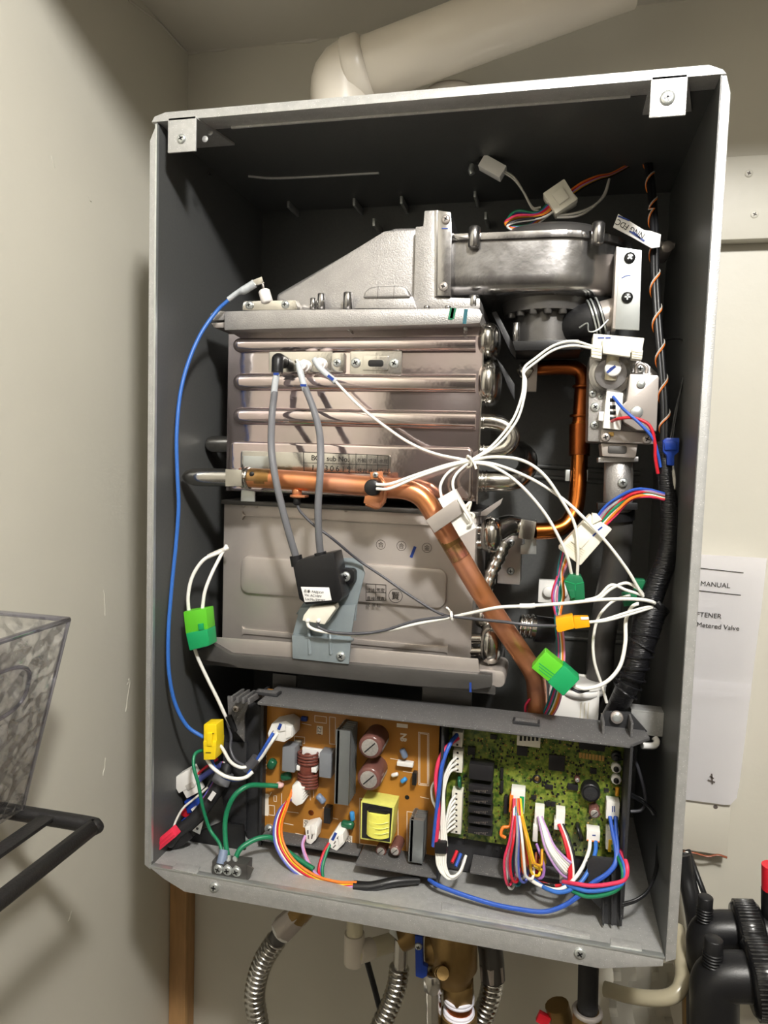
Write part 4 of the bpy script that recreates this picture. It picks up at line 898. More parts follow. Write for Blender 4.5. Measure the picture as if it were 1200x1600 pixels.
sock('white_socket', 948, 1252, 967, 1282, 0.012); s3 = sock('white_socket', 948, 1297, 966, 1330, 0.012); fbox('side_strip', 951, 1312, 955, 1332, YGF - 0.0126, YGF - 0.004, 'w_yellow', s3, 0.0003)
lines('marker_stroke', [((957, 1260), (957, 1268)), ((960, 1260), (960, 1268)), ((926, 1305), (930, 1305))], YGF - 0.0123, 0.0008, 'ink_blue', gb)

# ================================================================ igniter
ib = thing('igniter_bracket', 'pale blue grey folded bracket carrying the igniter block', 'bracket', P(510, 1035, 0.055))
fpoly('plate', [(556, 872), (566, 882), (570, 896), (558, 945), (556, 970), (470, 960), (462, 960), (520, 872)], 0.062, 0.064, 'bracket_blue', ib, 0.0006)
fpoly('shelf', [(468, 950), (556, 945), (547, 1003), (456, 996)], 0.056, 0.0585, 'bracket_blue', ib, 0.0006)
fpoly('foot', [(456, 994), (548, 1002), (545, 1038), (457, 1029)], 0.0475, 0.05, 'bracket_blue', ib, 0.0006)
fpoly('foot_fold', [(456, 993), (548, 1001), (548, 1005), (456, 997)], 0.0475, 0.0585, 'bracket_blue', ib, 0.0003)
for x_ in (483, 516): tube('pressed_rib', [(x_, 985, 0.0555), (x_, 998, 0.049), (x_ + 1, 1022, 0.0475)], 0.0018, 'bracket_blue', ib, 8)
screw('screw', 533, 1025, 0.0475, 0.0045, 'zinc', ib)
ig = thing('igniter', 'black igniter block with white printed label and two lead sockets', 'igniter', P(505, 945, 0.04))
fpoly('block', [(457, 884), (468, 874), (521, 863), (535, 932), (530, 940), (478, 945), (467, 936)], 0.030, 0.058, 'black_plastic', ig, 0.0016)
lab = fpoly('label', [(470, 917), (514, 918), (518, 938), (476, 941)], 0.0296, 0.0302, 'label_white', ig, 0.0002)
for k, s in enumerate(('品番: FABJXW', 'Vin: AC100V', 'Lot.No.500387')): text('lettering', s, P(474.5 + k * 1.2, 925 + 6.2 * k, 0.0294), 0.0032, 'print_black', lab, -0.02)
tube('lead_socket', [(462, 868, 0.036), (465, 884, 0.036)], 0.006, 'black_plastic', ig, 14, 3); tube('lead_socket', [(500, 863, 0.036), (503, 876, 0.036)], 0.0058, 'black_plastic', ig, 14, 3)
er = frr('mounting_ear', 526, 888, 553, 913, 0.05, 0.06, 0.004, 'black_plastic', ig); screw('screw', 540, 901, 0.05, 0.005, 'zinc', ig)
ic = thing('igniter_plug', 'white two wire plug below the igniter block', 'connector', P(495, 985, 0.042))
fpoly('housing', [(484, 948), (522, 945), (524, 952), (507, 976), (472, 970), (474, 962)], 0.036, 0.05, 'nylon', ic, 0.001)
for x_ in (480, 497): fcyl('wire_seal', x_, 970, 0.034, 0.037, 0.002, 'nylon_white', ic, 10)

def lead(label, pts, r, m, cat='wire', name='ignition_lead', k=7, n=10):
    t = thing(name, label, cat, P(*pts[-1]), 'grey igniter leads'); tube('cable', pts, r, m, t, n, k); return t
l1 = lead('grey igniter lead with a black elbow boot on its upper end', [(429, 612, 0.058), (425, 650, 0.054), (424, 700, 0.031), (430, 745, 0.025), (440, 790, 0.026), (452, 835, 0.03), (463, 872, 0.036)], 0.0034, 'rubber_grey')
tube('boot', [(440, 565, 0.075), (435, 562, 0.062), (434, 568, 0.059), (433, 582, 0.058)], lambda t: 0.0068 - 0.0012 * t, 'black_plastic', l1, 14)
tube('crimp_sleeve', [(433, 580, 0.058), (430, 598, 0.058), (428, 616, 0.058)], 0.0033, 'sleeve', l1, 12); lines('marker_stroke', [((429, 584), (434, 584))], 0.0546, 0.0022, 'ink_blue', l1)
l2 = lead('grey igniter lead clipped to the bare white electrode insulator', [(477, 606, 0.058), (490, 640, 0.053), (499, 675, 0.045), (501, 710, 0.03), (500, 745, 0.025), (497, 790, 0.026), (498, 835, 0.03), (501, 868, 0.036)], 0.0034, 'rubber_grey')
tube('crimp_sleeve', [(466, 568, 0.06), (471, 588, 0.058), (477, 610, 0.058)], 0.0032, 'sleeve', l2, 12); tube('terminal', [(463, 563, 0.06), (467, 572, 0.06)], 0.002, 'stainless_plain', l2, 8); lines('marker_stroke', [((471, 602), (477, 602))], 0.0546, 0.0022, 'ink_blue', l2)
bw_ = thing('electrode_wire', 'long blue wire curving down the left side of the case', 'wire', P(315, 1150, 0.03))
bwp = [(358, 468, 0.06), (338, 487, 0.056), (313, 523, 0.045), (293, 570, 0.034), (281, 620, 0.026), (276, 680, 0.02), (277, 740, 0.019), (279, 790, 0.019), (275, 850, 0.018), (268, 920, 0.014), (263, 990, 0.01), (264, 1050, 0.01), (274, 1100, 0.016), (293, 1135, 0.022), (318, 1152, 0.027)]
sweep('cable', [P(*q) if P(*q).x > 0.0035 else PX(q[0], q[1], 0.0035) for q in bwp], 0.0019, 'w_lblue', bw_, 10)
tube('crimp_sleeve', [(357, 468, 0.06), (372, 457, 0.06), (382, 453, 0.06), (398, 443, 0.06)], lambda t: 0.0027 + 0.0014 * min(1, max(0, (t - 0.35) * 4)), 'sleeve', bw_, 12)
fpoly('terminal', [(394, 438), (409, 432), (412, 441), (399, 446)], 0.058, 0.061, 'stainless_plain', bw_, 0.0003)

# ================================================================ tied white wires
wh = thing('white_wire_harness', 'bundle of thin white wires tied together in front of the exchanger', 'wires', P(733, 725, 0.045))
T0 = (733, 720, 0.045)
tube('crimp_sleeve', [(491, 561, 0.062), (502, 577, 0.06), (525, 597, 0.058)], 0.003, 'sleeve', wh, 12); lines('marker_stroke', [((514, 588), (519, 592))], 0.0548, 0.0028, 'ink_blue', wh)
tube('wire', [(523, 595, 0.058), (560, 633, 0.052), (600, 665, 0.046), (640, 692, 0.044), (680, 709, 0.044), T0], 0.0014, 'w_white', wh)
for o_ in (0, 7): tube('wire', [(926, 541 + o_ * 0.5, 0.07), (895, 533 + o_, 0.06), (865, 540 + o_, 0.06), (836, 560 + o_, 0.06), (819, 575 + o_, 0.058), (818 + o_ * 0.5, 595, 0.056), (815 + o_ * 0.6, 620, 0.055), (800 + o_, 658, 0.05), (768 + o_, 697, 0.046), (733, 721, 0.045)], 0.0012, 'w_white', wh)
for o_ in (0, 7): tube('wire', [(588, 757 + o_, 0.022), (610, 756 + o_, 0.022), (650, 742 + o_ * 0.6, 0.03), (700, 726 + o_ * 0.4, 0.04), (733, 720, 0.045)], 0.0014, 'w_white', wh)
wr = [[(733, 720, 0.045), (770, 714, 0.04), (815, 719, 0.038), (850, 742, 0.04), (880, 785, 0.044), (898, 820, 0.047), (903, 860, 0.048), (902, 900, 0.055)],
      [(733, 722, 0.045), (770, 729, 0.04), (810, 755, 0.038), (850, 800, 0.042), (876, 845, 0.046), (888, 875, 0.05), (893, 898, 0.056)],
      [(733, 721, 0.045), (775, 726, 0.042), (830, 748, 0.045), (880, 780, 0.046), (915, 812, 0.047), (950, 850, 0.05), (980, 890, 0.054), (995, 915, 0.058), (1005, 932, 0.062)]]
for q in wr: tube('wire', q, 0.0014, 'w_white', wh)
tube('tie_loop', [(730, 712, 0.043), (737, 718, 0.041), (736, 728, 0.042), (730, 730, 0.047), (728, 720, 0.049), (732, 712, 0.045)], 0.0011, 'nylon', wh, 6, 5)
tube('tie_tail', [(734, 714, 0.042), (741, 724, 0.039), (744, 733, 0.038)], 0.0012, 'nylon', wh, 6, 4)

ws = thing('wire_pair', 'dark and white wire pair from the igniter plug with small white tie', 'wires', P(703, 962, 0.046))
tube('wire', [(497, 972, 0.036), (498, 980, 0.036), (520, 988, 0.036), (560, 990, 0.04), (600, 985, 0.045), (650, 970, 0.048), (703, 963, 0.046)], 0.0014, 'w_dark', ws)
tube('wire', [(480, 971, 0.036), (484, 980, 0.036), (505, 987, 0.036), (560, 992, 0.042), (610, 984, 0.047), (655, 974, 0.048), (703, 965, 0.046), (740, 957, 0.036), (780, 949, 0.026), (820, 947, 0.026), (880, 943, 0.032), (940, 937, 0.045), (990, 936, 0.052), (1018, 940, 0.055), (1027, 947, 0.062)], 0.0016, 'w_white', ws)
tube('wire', [(703, 963, 0.046), (740, 967, 0.036), (790, 972, 0.027), (830, 977, 0.028), (872, 978, 0.036)], 0.0014, 'w_dark', ws)
tube('sleeve', [(812, 947, 0.026), (826, 947, 0.0262), (836, 946, 0.0264)], 0.0023, 'nylon_white', ws, 8)
ring('tie_ring', P(706, 963, 0.046), (1, 0.1, 0.2), 0.0038, 0.0012, 'nylon_white', ws, 18, 6); tube('tie_tail', [(703, 955, 0.042), (700, 951, 0.04), (697, 949, 0.04)], 0.0009, 'nylon_white', ws, 6)

# ================================================================ connectors on the right
def plugth(label, cat='connector', base=(0, 0, 0), name='wire_connector', group=None): return thing(name, label, cat, P(*base), group)
yc = plugth('amber yellow inline connector with small white tag', base=(895, 990, 0.04))
fpoly('socket', [(868, 967), (895, 962), (898, 978), (898, 982), (872, 989), (869, 984)], 0.034, 0.048, 'c_amber', yc, 0.001)
fpoly('plug', [(896, 965), (920, 965), (922, 980), (898, 983)], 0.036, 0.047, 'c_amber', yc, 0.0009)
fpoly('tag', [(907, 964.5), (920, 964.5), (920, 968), (908, 968.5)], 0.0354, 0.037, 'label_white', yc, 0.0002)
for k in range(2): tube('wire', [(918, 972 + k, 0.042), (945, 970 - k * 2, 0.044), (980, 961 - 4 * k, 0.05), (1010, 952 - 3 * k, 0.056), (1024, 948, 0.062)], 0.0013, 'w_white', yc)
dg = plugth('dark green small connector with two white leads under the cream block', base=(900, 940, 0.055))
fpoly('housing', [(881, 908), (890, 897), (908, 900), (913, 912), (914, 938), (892, 940)], 0.052, 0.066, 'c_dgreen', dg, 0.0009)
fpoly('latch', [(888, 922), (897, 922), (899, 934), (892, 936)], 0.0495, 0.053, 'c_dgreen', dg, 0.0005)
lines('edge', [((883, 908), (899, 913)), ((899, 913), (912, 910)), ((899, 913), (899, 922))], 0.0518, 0.0007, 'c_green', dg)
for k in range(2): tube('wire', [(914, 938, 0.06), (935, 936 - k * 4, 0.06), (955, 920 - k * 6, 0.06), (978, 911 + k * 11, 0.06), (997, 920 + k * 8, 0.062), (1008, 933, 0.066)], 0.0014, 'w_white', dg)
lg = plugth('bright green and deep green connector pair by the copper pipe end', base=(875, 1088, 0.04))
obox('plug', (841, 1031), (872, 1056), 0.0195, 0.030, 0.046, 'c_lime', lg, 0.0012); obox('socket', (868, 1053), (893, 1075), 0.021, 0.028, 0.046, 'c_green', lg, 0.0012)
for k in range(3): obox('plug_rib', (842, 1036 + 5 * k), (866, 1054 + 5 * k), 0.0007, 0.0297, 0.0303, 'c_green', lg, 0)
tube('wire', [(893, 1070, 0.04), (915, 1076, 0.04), (945, 1067, 0.045), (968, 1042, 0.05), (977, 1005, 0.055), (978, 970, 0.06), (988, 948, 0.064), (1004, 942, 0.068)], 0.0018, 'w_white', lg)
tube('wire', [(890, 1074, 0.04), (905, 1081, 0.042), (920, 1078, 0.045)], 0.0014, 'w_dark', lg)
tube('wire', [(948, 1098, 0.07), (940, 1070, 0.068), (929, 1035, 0.065), (927, 1000, 0.065), (935, 965, 0.066), (957, 940, 0.068), (985, 930, 0.07)], 0.0014, 'w_white', lg)
bc = plugth('big cream multi pin connector block with blue pen marks', base=(905, 884, 0.055))
fpoly('housing', [(922, 804), (957, 827), (907, 884), (872, 857)], 0.052, 0.072, 'nylon', bc, 0.0014)
fpoly('latch', [(925, 802), (933, 803), (941, 812), (925, 820)], 0.0505, 0.06, 'nylon', bc, 0.0006)
fpoly('latch_plate', [(905, 832), (921, 843), (908, 858), (892, 846)], 0.0505, 0.053, 'nylon', bc, 0.0008)
for k in range(4): lines('groove', [((885 + 2 * k, 852 - 2 * k), (908 + 2 * k, 870 - 3 * k))], 0.0518, 0.0004, 'pvc_cream', bc)
lines('marker_stroke', [((927, 837), (931, 833)), ((935, 828), (940, 824))], 0.0518, 0.0014, 'ink_blue', bc)
cs = ['w_blue', 'w_violet', 'w_grey', 'w_red', 'w_green', 'w_white', 'w_orange', 'w_rose']
random.seed(5)
for k, m in enumerate(cs):
    o_ = (k - 3.5) * 2.6
    tube('wire', [(939 + o_ * 0.9, 815 + o_ * 0.5, 0.06), (957 + o_ * 0.8, 795 + o_ * 0.8, 0.058 + 0.002 * (k % 2)), (985, 774 + o_ * 0.8, 0.057 + 0.002 * (k % 3)), (1010, 770 + o_ * 0.6, 0.06), (1038, 776 + o_ * 0.5, 0.066)], 0.0013, m, bc, 6)
cs2 = ['w_teal', 'w_rose', 'w_violet', 'w_green', 'w_white', 'w_amber', 'w_orange', 'w_pink']
for k, m in enumerate(cs2):
    o_ = (k - 3.5) * 2.4
    mid = -6 if k in (1, 2, 7) else 6
    tube('wire', [(884 + o_ * 0.7, 865 + o_ * 0.6, 0.062), (876 + o_ * 0.5, 895, 0.064), (872 + mid + o_ * 0.5, 930, 0.066), (872 + o_ * 0.5, 965, 0.066), (876 + o_ * 0.6, 1010, 0.066), (874 + o_ * 0.7, 1060, 0.064), (864 + o_ * 1.0, 1100, 0.078), (848 + o_ * 0.8, 1130, 0.086)], 0.0013, m, bc, 6)
tube('wire', [(828, 1092, 0.08), (821, 1104, 0.084), (823, 1125, 0.087)], 0.0013, 'w_rose', bc, 6)
bk = plugth('deep blue inline connector against the right case wall', base=(1048, 728, 0.07))
fpoly('housing', [(1036, 688), (1042, 684), (1062, 684), (1061, 706), (1054, 712), (1054, 728), (1042, 727), (1042, 712), (1036, 706)], 0.066, 0.08, 'c_blue', bk, 0.0011)
fpoly('latch', [(1038, 690), (1058, 690), (1057, 703), (1039, 703)], 0.064, 0.067, 'c_blue', bk, 0.0007)
for k in range(2): tube('wire', [(1047 + 4 * k, 727, 0.072), (1052 + 2 * k, 750, 0.07), (1050 + 2 * k, 770, 0.07), (1044, 790, 0.07)], 0.0012, 'w_lgrey', bk, 6)
for k in range(2): tube('wire', [(1048 + 3 * k, 685, 0.074), (1056 + 2 * k, 640, 0.08), (1068, 590, 0.085), (1074 + k, 560, 0.09), (1068, 532, 0.1), (1040, 530, 0.1)], 0.0009, 'w_black', bk, 6)
# black taped trunk on the right
tk = thing('taped_harness', 'thick black tape wrapped wire harness along the right case wall', 'wire harness', P(955, 1125, 0.06))
tube('branch', [(1036, 690, 0.078), (1042, 760, 0.074), (1047, 820, 0.072), (1042, 870, 0.07), (1024, 918, 0.07), (1012, 948, 0.07)], lambda t: 0.0065 + 0.004 * t, 'tape', tk, 14, 7)
tube('trunk', [(1030, 942, 0.072), (1015, 960, 0.07), (1005, 1000, 0.066), (990, 1050, 0.063), (972, 1090, 0.076), (952, 1128, 0.092)], lambda t: 0.0115 + 0.0025 * math.sin(min(1, t * 2.2) * 3.0) - 0.003 * t, 'tape', tk, 18, 10)
pth = spline([P(*q) for q in ((1015, 962, 0.07), (1005, 1000, 0.066), (990, 1050, 0.063), (975, 1085, 0.062))], 6)
for i in range(1, len(pth) - 1, 2): ring('tape_turn', pth[i], (pth[i+1] - pth[i-1]).normalized() + Vector((random.uniform(-.3, .3), 0, random.uniform(-.2, .3))), 0.0128 - 0.0016 * (i / len(pth)), 0.0009, 'tape', tk, 18, 5)
tube('tape_end', [(1005, 940, 0.062), (1020, 941, 0.058), (1029, 950, 0.06), (1024, 958, 0.064)], 0.002, 'w_black', tk, 8)
fpoly('green_plug', [(992, 905), (1008, 906), (1010, 925), (990, 922)], 0.075, 0.085, 'c_dgreen', tk, 0.0008); fpoly('green_plug', [(972, 928), (995, 925), (996, 945), (975, 948)], 0.075, 0.085, 'c_dgreen', tk, 0.0008)
fpoly('tape_flag', [(1003, 1035), (1012, 1040), (1008, 1046), (998, 1041)], 0.06, 0.0604, 'w_grey', tk, 0)
# spiral wrapped cable to the fan
sc = thing('fan_cable', 'thin black cable spiral wrapped with orange wire along the right side', 'cable', P(1036, 690, 0.08))
cp = [(1010, 252, 0.16), (1016, 300, 0.14), (1020, 360, 0.12), (1021, 430, 0.105), (1025, 500, 0.095), (1031, 570, 0.088), (1036, 640, 0.082), (1036, 700, 0.078)]
tube('core', cp, 0.0028, 'w_black', sc, 8, 8); tube('core', [(x + 5, y, d) for x, y, d in cp], 0.0026, 'w_black', sc, 8, 8)
pth = spline([P(x + 2, y, d) for x, y, d in cp], 40); hel = []
for i, p in enumerate(pth):
    u, v = frame_of(pth[min(i+1, len(pth)-1)] - pth[max(i-1, 0)]); a = i * 0.2; hel.append(p + u * math.cos(a) * 0.0046 + v * math.sin(a) * 0.0046)
bm = bmesh.new(); bm_sweep(bm, hel[::2], 0.00055, 5); fin('spiral_wire', bm, 'w_orange', sc)
hel2 = []
for i, p in enumerate(pth):
    u, v = frame_of(pth[min(i+1, len(pth)-1)] - pth[max(i-1, 0)]); a = i * 0.2 + 0.35; hel2.append(p + u * math.cos(a) * 0.0046 + v * math.sin(a) * 0.0046)
bm = bmesh.new(); bm_sweep(bm, hel2[::2], 0.0006, 5); fin('spiral_wire', bm, 'w_lgrey', sc)
fg = thing('cable_flag', 'white paper flag label with struck through letters on the fan cable', 'label', P(1000, 385, 0.1))
fpoly('flag', [(966, 334), (1006, 359), (1018, 361), (1033, 366), (1031, 386), (1018, 388), (990, 372), (958, 355)], 0.1, 0.1012, 'label_white', fg, 0.0004)
A = P(1004, 365, 0.0997); text('lettering', 'NNG FDC', P(1009, 366, 0.0997), 0.0072, 'print_black', fg, math.pi - 0.53, sx=0.9)
lines('marker_stroke', [((985, 362), (1006, 376)), ((990, 363), (1000, 372)), ((967, 338), (982, 344))], 0.0996, 0.0014, 'ink_blue', fg)
fcyl('stud', 1043, 385, 0.16, 0.2, 0.006, 'steel_satin', fan, 12); tube('stud_arm', [(1032, 381, 0.17), (1054, 384, 0.17)], 0.003, 'steel_satin', fan, 8)
# connectors at the top
tc = plugth('cream multi pin connector with a coloured wire loop above the blower', base=(875, 332, 0.12))
obox('housing', (858, 318), (892, 295), 0.024, 0.112, 0.13, 'nylon', tc, 0.0015); obox('latch', (868, 312), (884, 300), 0.012, 0.1095, 0.113, 'nylon', tc, 0.001)
obox('ear', (853, 313), (862, 307), 0.006, 0.114, 0.126, 'nylon', tc, 0.0006); obox('ear', (893, 312), (900, 306), 0.006, 0.114, 0.126, 'nylon', tc, 0.0006)
cs = ['w_green', 'w_indigo', 'w_red', 'w_rose', 'w_amber', 'w_orange', 'w_black', 'w_white']
for k, m in enumerate(cs):
    o_ = (k - 3.5) * 2.2
    tube('wire', [(864 + o_, 322 + o_ * 0.5, 0.12), (843 + o_ * 0.6, 336 + o_ * 0.5, 0.116), (808, 338 + o_ * 1.1, 0.112 + 0.002 * (k % 3)), (789 + abs(o_) * 0.5, 348 + o_ * 0.6, 0.112), (800, 356 + o_ * 0.3, 0.116), (825, 354 + o_ * 0.4, 0.12), (850, 338 + o_ * 0.5, 0.123), (868 + o_ * 0.5, 322, 0.124)], 0.0012, m, tc, 6)
for k, m in enumerate(['w_orange', 'w_red', 'w_lilac', 'w_amber', 'w_brown']):
    tube('wire', [(888 + k, 300 + 2 * k, 0.122), (910, 285 + 2.2 * k, 0.128), (935, 275 + 1.6 * k, 0.14), (955, 271 + k, 0.15), (985, 255 + k, 0.165), (1003, 245, 0.17)], 0.0012, m if k < 4 else 'w_black', tc, 6)
for k in range(2): tube('wire', [(952, 280, 0.145), (945 - 3 * k, 305 + 2 * k, 0.135), (925 - 3 * k, 323 + 4 * k, 0.128), (900, 333 + 5 * k, 0.122), (870, 337 + 3 * k, 0.12)], 0.0012, 'w_lgrey', tc, 6)
wc = plugth('small white two pin connector hanging from the case roof', base=(770, 275, 0.12))
obox('housing', (752, 249), (786, 268), 0.0125, 0.115, 0.128, 'nylon_white', wc, 0.001); obox('plug', (748, 248), (755, 252), 0.008, 0.117, 0.126, 'black_part', wc, 0.0005)
for k in range(2): tube('wire', [(786, 266 + 3 * k, 0.12), (803, 277 + 3 * k, 0.12), (818, 300, 0.12), (832, 326 - 2 * k, 0.12), (845, 330 - 6 * k, 0.12)], 0.0011, 'w_lgrey', wc, 6)
rc_ = thing('roof_clip', 'small metal wire clip hanging from the case roof near white connector', 'clip', P(733, 260, 0.13), 'wire clips on the case roof')
fpoly('strap', [(724, 227), (736, 227), (736, 242), (741, 248), (737, 254), (728, 252), (724, 240)], 0.13, 0.132, 'zinc', rc_, 0.0004); tube('tongue', [(738, 258, 0.129), (736, 266, 0.128), (738, 272, 0.128)], 0.003, 'zinc', rc_, 8)
rc2 = thing('roof_clip', 'small metal wire clip on the case roof above the fan cable', 'clip', P(1008, 245, 0.17), 'wire clips on the case roof'); fpoly('strap', [(1003, 228), (1013, 228), (1013, 248), (1004, 247)], 0.168, 0.17, 'zinc', rc2, 0.0004)
# white float box and copper neighbour behind the lower right
fb = thing('condensate_box', 'white plastic box with round lid behind the circuit box', 'box', P(890, 1120, 0.12))
fbox('body', 858, 1072, 935, 1128, 0.11, 0.16, 'nylon_white', fb, 0.002); c = P(905, 1066, 0.13); cyl('lid', c + Vector((0, 0, -0.01)), c, 0.026, 'nylon_white', fb, 28); ring('lid_rim', c, (0, 0, 1), 0.025, 0.0016, 'nylon_white', fb, 32, 6)
for k in range(3): lines('moulding', [((908 + 6 * k, 1098), (906 + 6 * k, 1124))], 0.1098, 0.0006, 'lgrey' if False else 'pvc_cream', fb)
lines('marker_stroke', [((898, 1085), (920, 1078))], 0.1095, 0.003, 'ink_blue', fb)
wb = thing('white_bracket', 'white metal plate behind the coloured wires on the back wall', 'bracket', P(865, 945, 0.19))
fbox('plate', 842, 906, 890, 945, 0.19, 0.2, 'nylon_white', wb, 0.001); fcyl('stud', 857, 925, 0.185, 0.19, 0.006, 'nylon_white', wb, 14); fcyl('stud', 880, 925, 0.185, 0.19, 0.006, 'nylon_white', wb, 14)
ho = thing('steel_valve_stem', 'steel ribbed fitting with dark cylinder behind the copper pipe', 'fitting', P(840, 995, 0.11))
tube('fitting', [(812, 978, 0.11), (838, 982, 0.112)], 0.011, 'stainless_plain', ho, 16, 3); tube('cylinder', [(836, 982, 0.112), (866, 986, 0.115)], 0.013, 'black_plastic', ho, 18, 3)
for x_ in (815, 822, 830): ring('ridge', P(x_, 979, 0.111), (1, 0, -0.1), 0.0112, 0.0015, 'stainless_plain', ho, 20, 6)

# ================================================================ left side: green and yellow connectors
gl = plugth('two tone green connector with white leads on the left case wall', base=(307, 1017, 0.035))
fpoly('plug', [(286, 956), (322, 951), (325, 983), (290, 991)], 0.030, 0.046, 'c_lime', gl, 0.0012); fpoly('latch', [(309, 975), (317, 974), (318, 984), (310, 985)], 0.0285, 0.031, 'c_green', gl, 0.0006)
fpoly('socket', [(290, 990), (324, 983), (327, 1009), (296, 1017)], 0.0285, 0.046, 'c_green', gl, 0.0012)
tube('wire', [(295, 957, 0.038), (294, 930, 0.038), (301, 900, 0.042), (318, 875, 0.048), (340, 864, 0.056), (356, 856, 0.066)], 0.0019, 'w_white', gl); tube('sleeve', [(325, 870, 0.051), (338, 864, 0.056), (350, 859, 0.062)], 0.0025, 'w_lgrey', gl)
tube('wire', [(316, 953, 0.038), (320, 925, 0.04), (330, 898, 0.046), (345, 868, 0.058), (354, 852, 0.066)], 0.0018, 'w_white', gl)
tube('wire', [(304, 1013, 0.04), (310, 1030, 0.042), (325, 1062, 0.046), (340, 1092, 0.05), (353, 1120, 0.054), (362, 1136, 0.056)], 0.0018, 'w_white', gl)
tube('wire', [(355, 1128, 0.056), (361, 1150, 0.056), (360, 1170, 0.052), (368, 1188, 0.048), (385, 1198, 0.046)], 0.0016, 'w_dark', gl); tube('sleeve', [(357, 1118, 0.054), (368, 1142, 0.056)], 0.0034, 'w_black', gl)
yl = plugth('bright yellow connector with blue and white wires at the lower left', base=(328, 1190, 0.026))
fpoly('plug', [(318, 1132), (338, 1132), (339, 1160), (318, 1160)], 0.020, 0.036, 'c_yellow', yl, 0.0011); fpoly('socket', [(317, 1158), (338, 1158), (336, 1187), (318, 1188)], 0.0188, 0.037, 'c_yellow', yl, 0.0011)
fpoly('latch', [(323, 1146), (331, 1146), (331, 1166), (323, 1166)], 0.0175, 0.021, 'c_yellow', yl, 0.0006); lines('marker_stroke', [((332, 1146), (334, 1146)), ((322, 1176), (329, 1176))], 0.0186, 0.0007, 'print_black', yl)
tube('wire', [(323, 1186, 0.027), (333, 1200, 0.027), (350, 1212, 0.028), (370, 1217, 0.03), (385, 1214, 0.034), (395, 1206, 0.038)], 0.0019, 'w_white', yl)
tube('wire', [(331, 1186, 0.03), (336, 1200, 0.03), (350, 1214, 0.032), (368, 1219, 0.034), (385, 1214, 0.038), (392, 1200, 0.04)], 0.0016, 'w_blue', yl)
tube('wire', [(338, 1158, 0.03), (348, 1170, 0.03), (360, 1190, 0.032), (375, 1199, 0.036), (388, 1198, 0.04)], 0.0017, 'w_white', yl)
tube('sleeve', [(384, 1203, 0.042), (394, 1193, 0.043), (401, 1184, 0.044)], 0.0052, 'w_dark', yl, 10, 4)
pp = plugth('white mains plug on the power board with blue and white wires', base=(440, 1158, 0.05))
fpoly('housing', [(424, 1131), (447, 1126), (458, 1133), (457, 1152), (444, 1160), (420, 1156), (418, 1146)], 0.044, 0.066, 'nylon_white', pp, 0.0014)
fpoly('latch', [(432, 1133), (445, 1131), (446, 1142), (434, 1144)], 0.0425, 0.045, 'nylon_white', pp, 0.0007); lines('marker_stroke', [((438, 1133), (436, 1138))], 0.0423, 0.003, 'ink_blue', pp); lines('contact_slot', [((423, 1148), (427, 1142)), ((430, 1153), (434, 1147)), ((447, 1136), (447, 1148)), ((451, 1136), (451, 1148))], 0.0438, 0.0008, 'print_soft', pp); fpoly('side_clip', [(446, 1134), (456, 1136), (455, 1151), (446, 1155)], 0.0425, 0.046, 'nylon_white', pp, 0.0007)
for k in range(2): tube('wire', [(427 + 7 * k, 1145, 0.044), (418 + 6 * k, 1160, 0.04), (406 + 5 * k, 1180, 0.042), (399 + 4 * k, 1190, 0.043)], 0.0017, 'w_white' if k else 'w_blue', pp)
# lower left tangle
wp = plugth('white rectangular connector with flap tilted at the lower left', base=(290, 1245, 0.05))
obox('housing', (273, 1229), (302, 1213), 0.0165, 0.045, 0.06, 'nylon_white', wp, 0.001); obox('flap', (287, 1240), (308, 1229), 0.012, 0.046, 0.058, 'nylon_white', wp, 0.001); obox('recess', (291, 1232), (303, 1225), 0.006, 0.0448, 0.0465, 'w_lgrey', wp, 0.0005)
tube('wire', [(304, 1214, 0.052), (320, 1200, 0.058), (340, 1186, 0.062)], 0.0015, 'w_red', wp); tube('wire', [(306, 1222, 0.052), (325, 1208, 0.056), (345, 1196, 0.06)], 0.003, 'w_indigo', wp)
rp = plugth('bright red connector with a white wire resting on the case floor', base=(250, 1335, 0.02))
obox('housing', (241, 1326), (271, 1301), 0.0095, 0.014, 0.024, 'c_red', rp, 0.001); obox('latch', (237, 1331), (246, 1322), 0.0085, 0.0135, 0.02, 'c_red', rp, 0.0006); obox('rib', (248, 1318), (268, 1301), 0.0012, 0.0132, 0.0145, 'c_red', rp, 0.0003); obox('rib', (252, 1321), (272, 1304), 0.0012, 0.0132, 0.0145, 'c_red', rp, 0.0003)
tube('wire', [(269, 1300, 0.02), (276, 1280, 0.028), (287, 1262, 0.036), (305, 1247, 0.045), (325, 1230, 0.055)], 0.0012, 'w_lgrey', rp)
rb = plugth('small red and navy connector cluster beside the black strap', base=(300, 1295, 0.05))
obox('red_plug', (284, 1268), (300, 1276), 0.009, 0.046, 0.056, 'w_red', rb, 0.0008); obox('blue_plug', (290, 1262), (312, 1258), 0.013, 0.044, 0.056, 'c_blue', rb, 0.0008); obox('blue_plug', (287, 1289), (297, 1280), 0.01, 0.046, 0.056, 'c_blue', rb, 0.0008); obox('white_pin', (300, 1268), (307, 1263), 0.005, 0.042, 0.046, 'nylon_white', rb, 0.0005)
for k, m in enumerate(('w_dark', 'w_black', 'w_indigo', 'w_rose', 'w_lgrey')): tube('wire', [(303 + 3 * k, 1262 - 2 * k, 0.05), (318 + 2 * k, 1240, 0.055), (334 + 2 * k, 1212, 0.06), (346 + k, 1190, 0.066)], 0.0014, m, rb, 6)
ck = thing('black_mains_cable', 'thick black mains cable with strap leaning in the lower left', 'cord', P(265, 1330, 0.02))
tube('cord', [(262, 1318, 0.026), (275, 1302, 0.03), (300, 1283, 0.036), (325, 1254, 0.044), (345, 1222, 0.054), (356, 1195, 0.064)], 0.0066, 'rubber_black', ck, 14)
